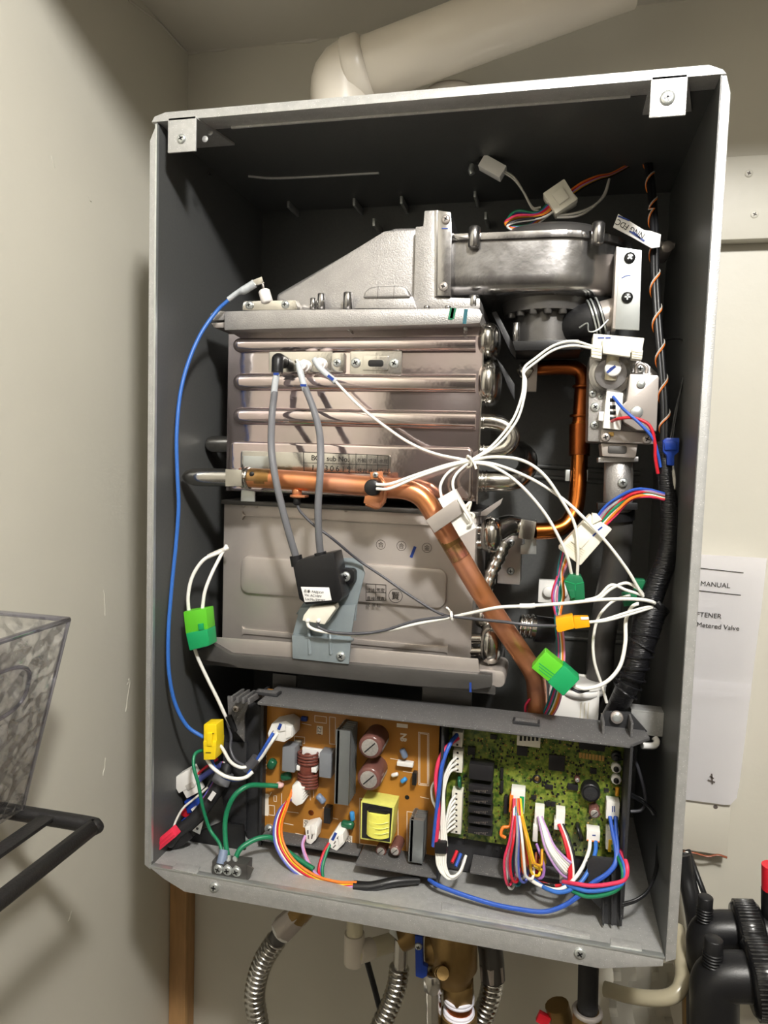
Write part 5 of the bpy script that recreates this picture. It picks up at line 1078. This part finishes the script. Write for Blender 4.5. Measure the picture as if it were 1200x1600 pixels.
tube('grommet', [(344, 1224, 0.054), (352, 1206, 0.058)], 0.0095, 'rubber_grey', ck, 16, 3); fpoly('strap', [(258, 1306), (285, 1290), (300, 1310), (285, 1322), (268, 1330), (256, 1320)], 0.03, 0.034, 'black_plastic', ck, 0.0015)
fpoly('steel_tab', [(300, 1298), (318, 1282), (312, 1304)], 0.029, 0.031, 'zinc', ck, 0.0003); fcyl('hole', 308, 1295, 0.0285, 0.0292, 0.0014, 'black_part', ck, 8)
fpoly('cradle', [(285, 1322), (310, 1300), (345, 1285), (380, 1290), (384, 1345), (340, 1345), (315, 1338)], 0.05, 0.054, 'black_plastic', ck, 0.0015)
obox('white_tag', (327, 1250), (335, 1238), 0.0045, 0.034, 0.0345, 'label_white', ck, 0); fpoly('back_panel', [(350, 1160), (385, 1160), (384, 1300), (355, 1300), (345, 1230)], 0.066, 0.07, 'box_dark', ck, 0.001)
# ground block
gt = thing('ground_terminal', 'small steel ground block with three screws on the case floor', 'terminal', P(362, 1375, 0.018))
fpoly('block', [(331, 1345), (341, 1347), (386, 1351), (385, 1376), (331, 1367)], 0.0025, 0.016, 'steel_dark', gt, 0.001)
fpoly('end_fold', [(386, 1352), (396, 1358), (388, 1375), (385, 1375)], 0.0025, 0.0045, 'steel_dark', gt, 0.0003)
for x_, y_ in ((342, 1357), (356, 1359), (370, 1361)): screw('screw', x_, y_, 0.0025, 0.0048, 'zinc', gt, h=0.003)
gw = thing('ground_wires', 'dark green ground wires fanning from the ground block', 'wires', P(355, 1345, 0.025))
tube('wire', [(349, 1342, 0.01), (343, 1318, 0.016), (328, 1296, 0.022), (317, 1262, 0.02), (310, 1225, 0.018), (303, 1200, 0.02), (304, 1180, 0.026), (316, 1173, 0.034), (340, 1178, 0.042)], 0.0017, 'w_green', gw, 10)
tube('wire', [(357, 1345, 0.01), (352, 1310, 0.016), (353, 1275, 0.022), (366, 1244, 0.026), (388, 1228, 0.036), (412, 1227, 0.05), (434, 1228, 0.058)], 0.0025, 'w_green', gw, 10)
tube('wire', [(366, 1346, 0.01), (376, 1326, 0.016), (398, 1312, 0.026), (420, 1308, 0.034), (432, 1316, 0.04), (455, 1335, 0.036), (490, 1358, 0.03)], 0.0025, 'w_green', gw, 10)
tube('crimp_sleeve', [(350, 1328, 0.011), (345, 1350, 0.004)], 0.0044, 'blue_grey', gw, 12, 3); tube('ring_lug', [(358, 1338, 0.011), (356, 1354, 0.003)], 0.0024, 'zinc', gw, 8, 3); tube('ring_lug', [(367, 1340, 0.011), (370, 1356, 0.003)], 0.0024, 'zinc', gw, 8, 3)

# ================================================================ wires of the power board
END = (558, 1384, 0.022)
def loom(t, starts, mids, end, mats, r=0.0014, spread=2.2, n=8):
    N = len(mats)
    for k, m in enumerate(mats):
        o_ = (k - (N - 1) / 2)
        pts = [(starts[0] + o_ * starts[3], starts[1] + o_ * starts[4], starts[2])]
        pts += [(x + o_ * spread * sx, y + o_ * spread * sy, d + 0.0008 * (k % 2)) for x, y, d, sx, sy in mids]
        pts += [(end[0] + o_ * 0.2, end[1] + o_ * 1.6, end[2])]
        tube('wire', pts, r, m, t, n)
u1 = plugth('white power board plug with orange red white and violet wires', base=(463, 1260, 0.05))
hq = fpoly('housing', [(456, 1228), (464, 1224), (474, 1236), (473, 1256), (463, 1260), (455, 1253)], 0.050, 0.068, 'nylon_white', u1, 0.0012)
for k in range(5): fpoly('tooth', [(470, 1231 + 5 * k), (475, 1231 + 5 * k), (475, 1233.5 + 5 * k), (470, 1233.5 + 5 * k)], 0.0505, 0.066, 'nylon_white', u1, 0.0003)
loom(u1, (457, 1240, 0.052, 0.2, 3.4), [(443, 1262, 0.045, -0.9, 0.4), (434, 1292, 0.04, -0.9, 0.2), (438, 1322, 0.034, -0.9, 0.4), (458, 1352, 0.028, -0.5, 0.9), (492, 1374, 0.024, 0, 1), (525, 1384, 0.022, 0, 1)], (558, 1382, 0.022), ['w_orange', 'w_yellow', 'w_red', 'w_white', 'w_indigo'], 0.0013, 3.3)
u2 = plugth('white power board plug with pink wires beside the I04 mark', base=(484, 1320, 0.05))
fpoly('housing', [(476, 1292), (492, 1288), (496, 1294), (494, 1312), (486, 1320), (478, 1317), (477, 1300)], 0.052, 0.068, 'nylon_white', u2, 0.0012); lines('contact_slot', [((481, 1298), (481, 1302)), ((482, 1306), (482, 1310)), ((487, 1296), (487, 1300)), ((488, 1305), (487, 1310))], 0.0518, 0.0012, 'print_soft', u2); fpoly('latch', [(485, 1289), (492, 1288), (492, 1303), (486, 1304)], 0.0505, 0.053, 'nylon_white', u2, 0.0006)
loom(u2, (477, 1306, 0.053, 0.5, 1), [(473, 1322, 0.046, 0.6, 0), (482, 1348, 0.036, 0.8, 0), (498, 1370, 0.027, 0.4, 1), (525, 1388, 0.021, 0, 1)], (558, 1386, 0.021), ['w_lilac', 'w_pink'], 0.0014, 2)
u3 = plugth('white power board plug with green and blue wires beside the I02 mark', base=(525, 1330, 0.05))
fpoly('housing', [(514, 1311), (524, 1297), (537, 1301), (538, 1318), (526, 1330), (517, 1326), (513, 1318)], 0.050, 0.068, 'nylon_white', u3, 0.0012); lines('marker_stroke', [((524, 1303), (520, 1311))], 0.0498, 0.0028, 'ink_blue', u3); lines('contact_slot', [((522, 1318), (524, 1315)), ((527, 1310), (529, 1307)), ((521, 1324), (524, 1321)), ((531, 1314), (533, 1311))], 0.0498, 0.001, 'print_soft', u3); fpoly('latch', [(528, 1308), (536, 1302), (537, 1316), (530, 1322)], 0.0485, 0.051, 'nylon_white', u3, 0.0006)
loom(u3, (515, 1318, 0.051, 0.6, 1), [(507, 1335, 0.044, 0.9, 0), (501, 1360, 0.034, 1, 0), (508, 1382, 0.024, 0.8, 0.6), (530, 1394, 0.02, 0, 1)], (558, 1391, 0.02), ['w_red', 'w_blue', 'w_green'], 0.0016, 2.6)
bs = thing('wire_sleeve', 'black sleeve gathering the coloured power board wires', 'sleeve', P(600, 1385, 0.024))
tube('sleeve', [(553, 1386, 0.0225), (580, 1386, 0.024), (615, 1378, 0.03), (655, 1375, 0.04)], lambda t: 0.0056 - 0.002 * t, 'w_black', bs, 12)

# ================================================================ wires of the control board
wv = thing('relay_wires', 'red and blue wires and white wires gathered by black tape left of the relays', 'wires', P(690, 1375, 0.03))
tube('wire', [(716, 1153, 0.055), (700, 1165, 0.045), (686, 1188, 0.038), (681, 1220, 0.034), (685, 1260, 0.03), (683, 1300, 0.029), (680, 1322, 0.029)], 0.002, 'w_rose', wv); tube('wire', [(714, 1148, 0.055), (703, 1163, 0.042), (691, 1195, 0.034), (686, 1235, 0.03), (681, 1280, 0.029), (677, 1322, 0.029)], 0.002, 'w_blue', wv)
for k in range(3): tube('wire', [(713, 1183 + 9 * k, 0.056), (702, 1196 + 6 * k, 0.048), (692 + k, 1225 + 5 * k, 0.042), (690 + 2 * k, 1270, 0.036), (690 + 4 * k, 1322, 0.031)], 0.0013, 'w_white', wv)
tube('wire', [(684, 1215, 0.05), (675, 1230, 0.046), (676, 1250, 0.042), (683, 1270, 0.038), (687, 1322, 0.032)], 0.0013, 'w_white', wv)
for k in range(7): tube('wire', [(711, 1243 + 8 * k, 0.056), (703 - k * 0.4, 1256 + 7 * k, 0.05), (697 - k * 0.8, 1284 + 4 * k, 0.042), (693 + (k % 3) * 2, 1324, 0.033)], 0.0012, 'w_white', wv)
fpoly('tape_band', [(678, 1316), (698, 1317), (698, 1336), (679, 1335)], 0.026, 0.037, 'w_black', wv, 0.002)
for k in range(5): tube('wire', [(682 + 3.5 * k, 1333, 0.031), (684 + 3 * k, 1352, 0.029), (694 + 2.4 * k, 1368 + 2 * (k % 3), 0.027), (708 + 2 * k, 1373 - 2 * k, 0.029), (720 + k, 1362 - 3 * k, 0.034), (724 + k, 1345 - 2 * k, 0.042)], 0.0013, 'w_white', wv)
tube('wire', [(706, 1348, 0.036), (714, 1330, 0.046)], 0.0017, 'w_red', wv, 8, 3); tube('wire', [(712, 1354, 0.036), (720, 1334, 0.046)], 0.0017, 'w_blue', wv, 8, 3)
m1 = thing('rainbow_wires', 'hanging loop of many coloured wires from the widest white socket', 'wires', P(800, 1390, 0.04))
cs = ['w_rose', 'w_white', 'w_pink', 'w_red', 'w_teal', 'w_violet', 'w_grey', 'w_indigo', 'w_green', 'w_orange', 'w_white', 'w_brown', 'w_red', 'w_yellow', 'w_amber', 'w_yellow']
for k, m in enumerate(cs):
    t = k / (len(cs) - 1); xb = 790 + 46 * t; yb = 1378 - 24 * t + 8 * math.sin(k * 2.1); d = 0.036 + 0.008 * math.sin(k * 1.7)
    tube('wire', [(803 + 10 * t, 1248 + 3 * (k % 3), 0.056), (802 + 14 * t, 1275, 0.045), (797 + 28 * t, 1310, d), (xb - 2, 1345, d - 0.002), (xb + 1, yb, d), (xb + 8 + 5 * t, yb + 3, d + 0.006), (xb + 14, yb - 20, d + 0.014), (xb + 16, 1348, 0.06)], 0.0013, m, m1, 7)
tube('wire', [(800, 1268, 0.052), (797, 1290, 0.05), (786, 1293, 0.048), (783, 1304, 0.046), (790, 1309, 0.046)], 0.0015, 'w_orange', m1)
m2 = thing('grey_white_wires', 'loose loop of white grey and lilac wires on the control board', 'wires', P(880, 1375, 0.04))
for k, m in enumerate(['w_lilac', 'w_grey', 'w_white', 'w_white', 'w_white', 'w_lgrey', 'w_lilac']):
    tube('wire', [(841 + 0.8 * k, 1276, 0.057), (845 + 1.5 * k, 1295, 0.05), (851 + 2.5 * k, 1322, 0.042), (864 + 3.4 * k, 1348 - k, 0.038), (878 + 2.2 * k, 1366 - 3 * k, 0.037), (886 - k, 1372 - 4 * k, 0.04), (876, 1378 - 3 * k, 0.046)], 0.0013, m, m2, 7)
tube('wire', [(838, 1318, 0.05), (846, 1340, 0.044), (850, 1360, 0.042), (845, 1372, 0.042), (830, 1368, 0.046)], 0.0014, 'w_violet', m2)
m3 = thing('sensor_wires', 'red white and black wires hanging from a slim white socket', 'wires', P(890, 1385, 0.04))
for k, m in enumerate(['w_red', 'w_red', 'w_white', 'w_black']): tube('wire', [(873 + 2 * k, 1288, 0.055), (881 + 2.4 * k, 1310, 0.047), (888 + 3 * k, 1340, 0.04), (890 + 3 * k, 1368, 0.036), (886 + 3 * k, 1380, 0.034), (868, 1384, 0.036), (840, 1378, 0.042)], 0.0015, m, m3)
m4 = thing('white_blue_pair', 'white and light blue wire pair sweeping down from a white socket', 'wires', P(880, 1395, 0.03))
tube('wire', [(922, 1314, 0.057), (920, 1330, 0.048), (910, 1355, 0.036), (893, 1378, 0.028), (872, 1390, 0.026), (845, 1384, 0.03), (825, 1372, 0.04)], 0.0017, 'w_white', m4); tube('wire', [(931, 1315, 0.057), (930, 1332, 0.048), (921, 1358, 0.034), (903, 1383, 0.024), (878, 1394, 0.022), (855, 1389, 0.026), (835, 1376, 0.038)], 0.0019, 'w_lblue', m4)
m5 = thing('blue_wire_run', 'dark blue wires dropping from a socket and crossing the case floor', 'wires', P(850, 1425, 0.025))
for k in range(2): tube('wire', [(953 + 9 * k, 1276, 0.056), (957 + 6 * k, 1300, 0.046), (962 + 3 * k, 1325, 0.036), (961 + 2 * k, 1348, 0.028), (948 + k, 1365 + k, 0.024), (925, 1380 + 2 * k, 0.021), (905, 1398 + 2 * k, 0.019), (880, 1415 + k, 0.018), (850, 1424 + k, 0.017), (810, 1420 + k, 0.018), (770, 1412 + k, 0.02), (725, 1398 + k, 0.023), (685, 1383 + k, 0.028), (670, 1374, 0.036)], 0.0018, 'w_blue', m5)
m6 = thing('corner_wires', 'red blue and green wires curling round the box corner', 'wires', P(965, 1405, 0.02))
for k, m in enumerate(['w_rose', 'w_lblue', 'w_green']): tube('wire', [(962 - 2 * k, 1322, 0.052), (972 - 3 * k, 1334 + 3 * k, 0.03), (980 - 3.5 * k, 1354 + 3 * k, 0.018), (976 - 3 * k, 1374 + 5 * k, 0.014), (955 - 3 * k, 1381 + 8 * k, 0.014), (925 - 3 * k, 1384 + 8.5 * k, 0.016), (900, 1381 + 7 * k, 0.02), (880, 1378 + 3 * k, 0.03)], 0.0018, m, m6)
bkw = thing('black_wire', 'thin black wires looping over the floor by the right wall', 'wires', P(1030, 1400, 0.05))
for k in range(2): tube('wire', [(985, 1240 + 4 * k, 0.08), (1003, 1250 + 3 * k, 0.085), (1022, 1268, 0.085), (1031 - k, 1290, 0.08), (1028 - k, 1330, 0.066), (1026 - 2 * k, 1360, 0.05), (1013, 1390 + k, 0.03), (995, 1405 + 2 * k, 0.022), (973, 1412 + 3 * k, 0.02)], 0.0013, 'w_black', bkw, 7)
gyw = thing('grey_wire', 'loose grey wire loops behind the right side of circuit box', 'wires', P(995, 1270, 0.085))
tube('wire', [(988, 1175, 0.083), (1000, 1210, 0.086), (1008, 1245, 0.088), (1003, 1265, 0.088), (985, 1268, 0.086)], 0.0016, 'w_dark', gyw); tube('wire', [(985, 1243, 0.083), (1000, 1248, 0.085), (1015, 1262, 0.087), (1021, 1272, 0.088)], 0.0016, 'w_grey', gyw)
hk = thing('wire_hook', 'small white plastic hook under the cross bar', 'hook', P(1015, 1165, 0.07)); tube('hook', [(1022, 1152, 0.077), (1026, 1158, 0.075), (1022, 1165, 0.07), (1003, 1165, 0.064)], 0.003, 'nylon_white', hk, 8)

# ================================================================ plumbing under the case
def corr(name, pts, r, m, par, pitch=0.0062, amp=0.0022, n=18):
    path = spline([P(*p) for p in pts], 40); L_ = 0; acc = [0]
    for a, b in zip(path, path[1:]): L_ += (b - a).length; acc.append(L_)
    N = int(L_ / pitch * 8); q = []
    j = 0
    for i in range(N + 1):
        s = L_ * i / N
        while j < len(acc) - 2 and acc[j+1] < s: j += 1
        q.append(path[j].lerp(path[j+1], (s - acc[j]) / max(1e-9, acc[j+1] - acc[j])))
    bm = bmesh.new(); bm_sweep(bm, q, lambda t: r + amp * math.sin(2 * math.pi * L_ * t / pitch), n); return fin(name, bm, m, par, 75)
f1 = thing('flexible_hose', 'bare corrugated steel hose hanging at the left under the case', 'hose', P(405, 1600, 0.1), 'steel hoses under the case')
corr('corrugated_tube', [(432, 1468, 0.1), (412, 1500, 0.1), (402, 1530, 0.1), (398, 1560, 0.1), (404, 1600, 0.1), (416, 1680, 0.1), (430, 1800, 0.1), (436, 2000, 0.1)], 0.0095, 'stainless_plain', f1)
tube('cuff', [(446, 1446, 0.1), (438, 1458, 0.1), (430, 1472, 0.1)], 0.0095, 'steel_dark', f1, 16, 4); tube('nut', [(470, 1425, 0.1), (441, 1452, 0.1)], lambda t: 0.0125 + 0.002 * t, 'steel_satin', f1, 6, 2); ring('gasket', P(441, 1453, 0.1), P(441, 1453, 0.1) - P(470, 1425, 0.1), 0.0125, 0.0016, 'nylon_white', f1, 24, 6)
A = P(472, 1424, 0.1); tube('brass_end', [(480, 1412, 0.1), (464, 1431, 0.1)], 0.0125, 'brass', f1, 14, 2)
f2 = thing('flexible_hose', 'corrugated steel hose with smooth cuff below the red handled valve', 'hose', P(615, 1600, 0.09), 'steel hoses under the case')
corr('corrugated_tube', [(624, 1510, 0.09), (620, 1540, 0.09), (608, 1575, 0.09), (592, 1610, 0.09), (572, 1680, 0.09), (560, 1800, 0.09), (560, 2000, 0.09)], 0.0085, 'stainless_plain', f2)
tube('cuff', [(627, 1466, 0.09), (625, 1512, 0.09)], 0.0072, 'stainless_plain', f2, 18, 3)
tube('brass_elbow', [(650, 1450, 0.09), (640, 1462, 0.09), (628, 1468, 0.09)], 0.0115, 'brass', f2, 12, 4); obox('red_handle', (598, 1444), (616, 1448), 0.006, 0.075, 0.082, 'red_plastic', f2); fpoly('steel_tag', [(610, 1448), (618, 1452), (622, 1470), (608, 1458)], 0.078, 0.08, 'zinc', f2, 0.0003)
pv = thing('pvc_drain', 'cream plastic drain pipe with a tee elbow under the case', 'pipe', P(550, 1510, 0.1))
tube('riser', [(555, 1425, 0.1), (554, 1462, 0.1)], 0.0088, 'pvc_cream', pv, 20, 2); tube('socket', [(554, 1458, 0.1), (553, 1504, 0.1)], 0.0108, 'pvc_white', pv, 20, 2)
tube('branch', [(556, 1488, 0.1), (580, 1482, 0.115), (612, 1472, 0.14), (640, 1462, 0.16)], 0.0098, 'pvc_cream', pv, 20, 4); tube('socket', [(560, 1488, 0.1), (580, 1482, 0.112)], 0.0112, 'pvc_white', pv, 20, 2)
tag(tube('black_rod', [(573, 1500, 0.12), (594, 1578, 0.13), (640, 1760, 0.14)], 0.0032, 'rubber_black', None, 10, 3), 'thin straight black rod hanging below the drain pipe', 'rod')
bv = thing('brass_valve', 'large brass valve body with blue handle under the case', 'valve', P(710, 1600, 0.08))
cyl('body', P(708, 1440, 0.085), P(710, 1532, 0.085), 0.023, 'brass', bv, 24, prof=[(0, 0.02), (0.1, 0.024), (0.75, 0.0235), (0.9, 0.018), (1, 0.017)])
tube('side_port', [(668, 1480, 0.085), (700, 1482, 0.085)], 0.0165, 'brass', bv, 20, 2); tube('test_cock', [(690, 1520, 0.063), (692, 1521, 0.055)], 0.006, 'brass', bv, 14, 2); ring('cock_ring', P(690, 1520, 0.06), (0, 1, 0), 0.006, 0.0016, 'brass', bv, 20, 6)
cyl('hex_nut', P(716, 1532, 0.085), P(717, 1558, 0.085), 0.0165, 'brass', bv, 6, bw=0.05)
tube('pipe', [(717, 1556, 0.085), (718, 1620, 0.085)], 0.0135, 'copper_dark', bv, 18, 2)
for y_, r_, m_ in ((1557, 0.0158, 'ptfe'), (1562, 0.0156, 'ptfe'), (1578, 0.0158, 'ptfe'), (1582, 0.0162, 'ptfe'), (1586, 0.016, 'ptfe')): ring('sealing_tape', P(717, y_, 0.085), (0, 0, 1), r_ - 0.002, 0.0022, m_, bv, 30, 8)
tube('threaded_socket', [(717, 1582, 0.085), (718, 1625, 0.085)], 0.0185, 'brass', bv, 24, 2); tube('lower_pipe', [(718, 1620, 0.085), (725, 2000, 0.085)], 0.0135, 'copper_dark', bv, 18, 2)
hd = fpoly('handle', [(648, 1462), (660, 1464), (661, 1508), (668, 1512), (667, 1526), (660, 1530), (649, 1526)], 0.06, 0.066, 'c_blue', bv, 0.0012); screw('screw', 654, 1478, 0.06, 0.0036, 'zinc', bv)
tube('chrome_tube', [(677, 1520, 0.075), (682, 2000, 0.075)], 0.0078, 'stainless_plain', bv, 18, 2); cyl('chrome_nut', P(677, 1518, 0.075), P(678, 1546, 0.075), 0.0105, 'stainless_plain', bv, 6, bw=0.05)
f3 = thing('flexible_hose', 'corrugated steel hose behind the brass valve with grey elbow', 'hose', P(760, 1600, 0.11), 'steel hoses under the case')
corr('corrugated_tube', [(770, 1528, 0.11), (765, 1560, 0.112), (752, 1595, 0.114), (738, 1660, 0.114), (735, 1800, 0.114), (740, 2000, 0.114)], 0.0095, 'stainless_plain', f3); tube('elbow', [(765, 1475, 0.115), (768, 1500, 0.112), (770, 1530, 0.11)], 0.0128, 'steel_dark', f3, 16, 4); tube('nut', [(768, 1505, 0.111), (770, 1528, 0.11)], 0.0135, 'steel_satin', f3, 6, 2)
bp = thing('black_iron_pipe', 'dark iron gas pipe dropping below the case right of the brass valve', 'pipe', P(920, 1600, 0.06))
tube('pipe', [(920, 1490, 0.07), (918, 1585, 0.07)], 0.0095, 'rubber_black', bp, 18, 2); tube('lower_pipe', [(917, 1600, 0.07), (905, 2000, 0.07)], 0.0095, 'rubber_black', bp, 18, 2); tube('coupling', [(918, 1578, 0.07), (917, 1610, 0.07)], 0.0135, 'brass', bp, 20, 2); ring('thread', P(918, 1580, 0.07), (0, 0, 1), 0.012, 0.0025, 'steel_satin', bp, 24, 6)
tube('side_valve', [(870, 1570, 0.1), (890, 1640, 0.1)], 0.012, 'brass', bp, 14, 2); obox('red_lever', (840, 1590), (858, 1600), 0.01, 0.09, 0.096, 'red_plastic', bp)
vh = thing('clear_hose', 'clear vinyl hose looping behind the right case bottom', 'hose', P(1000, 1560, 0.1))
tube('hose', [(945, 1545, 0.12), (985, 1556, 0.11), (1030, 1560, 0.1), (1056, 1552, 0.1), (1066, 1530, 0.11), (1064, 1495, 0.13), (1058, 1450, 0.16)], 0.0072, 'vinyl_hose', vh, 16)
bgp = thing('vinyl_sheet', 'crumpled translucent plastic sleeve behind the right case bottom', 'plastic', P(1080, 1600, 0.2))
bm = bmesh.new(); random.seed(2); gr = []
for i in range(9):
    gr.append([bm.verts.new(P(955 + 12 * i + 4 * math.sin(j), 1505 + 14 * j, 0.2 + 0.012 * math.sin(i * 1.3 + j * 0.7))) for j in range(9)])
for i in range(8):
    for j in range(8): bm.faces.new((gr[i][j], gr[i+1][j], gr[i+1][j+1], gr[i][j+1]))
bmesh.ops.solidify(bm, geom=list(bm.faces), thickness=0.0005); fin('sheet', bm, 'wall_paint', bgp)
# black filter fittings on the right
def fitting(label, x, y, s, d):
    t = thing('black_fitting', label, 'fitting', P(x, y + 150, d), 'black plastic fittings')
    tube('elbow', [(x + 8 * s, y + 480 * s, d), (x + 6 * s, y + 160 * s, d), (x + 6 * s, y + 90 * s, d), (x + 8 * s, y + 52 * s, d), (x + 30 * s, y + 42 * s, d), (x + 90 * s, y + 44 * s, d)], 0.021 * s, 'black_plastic', t, 24, 6)
    c = P(x + 2 * s, y + 32 * s, d - 0.004); z = P(x, y - 12, d - 0.004)
    cyl('cap_stem', c + Vector((0, 0, -0.005)), Vector((c.x, c.y, z.z + 0.001)), 0.0066 * s, 'black_plastic', t, 16)
    cyl('thread_cap', Vector((c.x, c.y, c.z + 0.004)), Vector((c.x, c.y, z.z + 0.004)), 0.0080 * s, 'black_plastic', t, 20)
    for k in range(5): ring('thread', Vector((c.x, c.y, c.z + 0.006 + k * 0.0028)), (0, 0, 1), 0.0080 * s, 0.0008, 'black_plastic', t, 20, 5)
    A, B = P(x + 58 * s, y + 44 * s, d), P(x + 108 * s, y + 46 * s, d)
    u = cyl('union_nut', A, B, 0.0325 * s, 'black_gloss', t, 32)
    ax = (B - A).normalized(); uu, vv = frame_of(ax)
    for k in range(52):
        a = 2 * math.pi * k / 52; o_ = (uu * math.cos(a) + vv * math.sin(a)) * 0.0322 * s
        cyl('grip_rib', A + ax * 0.003 + o_, B - ax * 0.003 + o_, 0.0011, 'black_gloss', u, 5)
    tube('pipe', [(x + 100 * s, y + 46 * s, d), (x + 420, y + 60 * s, d)], 0.022 * s, 'black_plastic', t, 24, 2)
    return t
fitting('black plastic elbow fitting with ribbed nut standing closer to the wall', 1098, 1418, 0.86, 0.12)
fitting('black plastic elbow fitting with ribbed nut and threaded cap in front', 1110, 1484, 1.0, 0.07)
bbr = P(1100, 1608, 0.12); cyl_ = thing('brass_socket', 'brass threaded socket behind the front black fitting', 'fitting', bbr); tube('socket', [(1088, 1535, 0.14), (1096, 1950, 0.14)], 0.014, 'brass', cyl_, 18, 2)
rv = thing('bypass_valve', 'black upright valve with red knob at the right edge', 'valve', P(1205, 1440, 0.12)); tube('body', [(1208, 1390, 0.12), (1208, 1470, 0.12)], 0.0105, 'black_plastic', rv, 16, 2); tube('knob', [(1207, 1352, 0.12), (1207, 1390, 0.12)], 0.0095, 'red_plastic', rv, 14, 2)
cbd = thing('cable_bundle', 'black cables and one white cable hanging beside the case right side', 'cables', P(1085, 1480, 0.2))
for k, (m, r_) in enumerate((('w_black', 0.0085), ('w_black', 0.006), ('w_white', 0.0022), ('w_black', 0.003))):
    tube('cable', [(1066 + 3 * k, 1335 - 2 * k, 0.205 + 0.006 * k), (1072 + 6 * k, 1370, 0.2), (1080 + 8 * k, 1410, 0.19), (1086 + 7 * k, 1450, 0.19), (1090 + 4 * k, 1500, 0.19), (1092, 1560, 0.19)], r_, m, cbd, 12)

# ================================================================ rack and clear bin on the left
YR = -0.10
rk = thing('wire_shelf', 'black powder coated metal shelf rack on the left', 'shelf', P(120, 1300, YR))
c = P(148, 1290, YR); far = P(40, 1270, YR); rr = 0.0065
xo, zo = c.x, c.z; xi = XL + 0.004
sweep('end_bar', [Vector((xi, YR, zo)), Vector((xi * 0.6 + xo * 0.4, YR, zo)), Vector((xo - 0.004, YR, zo)), Vector((xo, YR - 0.004, zo))], rr, 'rack_black', rk, 14, 5)
cyl('front_bar', (xo, YR - 0.001, zo), (xo, YR - 0.42, zo), rr, 'rack_black', rk, 14)
for k in (0.36, 0.72):
    xx = xo + (xi - xo) * k; box('slat', (xx - 0.007, YR - 0.42, zo + 0.001), (xx + 0.007, YR, zo + 0.0045), 'rack_black', rk, 0.001)
bn = thing('clear_bin', 'clear hammered plastic storage bin standing on the black shelf', 'bin', P(45, 1264, YR))
q0, q1 = P(43, 1262, YR), P(108, 968, YR); zb0 = zo + 0.0068; y_end = YR - 0.30
lo_, hi_ = (q0.x, XL + 0.016), (q1.x, XL + 0.006)
def wallq(name, a, b, c_, d_, th, m='acrylic'):
    bm = bmesh.new(); n = 14; g = []
    for i in range(n + 1):
        row = []
        for j in range(n + 1):
            s, t = i / n, j / n; p = Vector(a).lerp(Vector(b), s).lerp(Vector(d_).lerp(Vector(c_), s), t); row.append(bm.verts.new(p))
        g.append(row)
    for i in range(n):
        for j in range(n): bm.faces.new((g[i][j], g[i+1][j], g[i+1][j+1], g[i][j+1]))
    bmesh.ops.solidify(bm, geom=list(bm.faces), thickness=th); return fin(name, bm, m, bn)
zt_ = q1.z; yf0, yf1 = YR - 0.006, YR
wallq('side_wall', (lo_[0], yf0, zb0), (lo_[0], y_end, zb0), (hi_[0], y_end, zt_), (hi_[0], yf1, zt_), 0.0022)
wallq('side_wall', (lo_[1], yf0, zb0), (lo_[1], y_end, zb0), (hi_[1], y_end, zt_), (hi_[1], yf1, zt_), 0.0022)
wallq('end_wall', (lo_[1], yf0, zb0), (lo_[0], yf0, zb0), (hi_[0], yf1, zt_), (hi_[1], yf1, zt_), 0.0022)
wallq('end_wall', (lo_[1], y_end, zb0), (lo_[0], y_end, zb0), (hi_[0], y_end, zt_), (hi_[1], y_end, zt_), 0.0022)
wallq('bottom', (lo_[1], yf0, zb0), (lo_[0], yf0, zb0), (lo_[0], y_end, zb0), (lo_[1], y_end, zb0), 0.0022)
pr = [Vector((hi_[1], yf1, zt_)), Vector((hi_[0], yf1, zt_)), Vector((hi_[0], y_end, zt_)), Vector((hi_[1], y_end, zt_))]
for k in range(4): cyl('rim', pr[k], pr[(k + 1) % 4], 0.0022, 'acrylic_edge', bn, 10)
cyl('corner_edge', (lo_[0], yf0, zb0), (hi_[0], yf1, zt_), 0.0016, 'acrylic_edge', bn, 8)
# grip opening with its raised lip on the side wall
g0 = PX(36, 1078, (q1.x + q0.x) / 2 + 0.006); grip = []
for a in range(0, 361, 15):
    s = math.sin(math.radians(a)); c_ = math.cos(math.radians(a))
    yy = g0.y - 0.045 + 0.045 * math.copysign(abs(c_) ** 0.6, c_); zz = g0.z + 0.005 + 0.02 * math.copysign(abs(s) ** 0.7, s)
    t = (zz - zb0) / (zt_ - zb0); grip.append(Vector((lo_[0] + (hi_[0] - lo_[0]) * t + 0.0015, yy, zz)))
sweep('grip_rim', grip, 0.0016, 'acrylic_edge', bn, 8, 3)
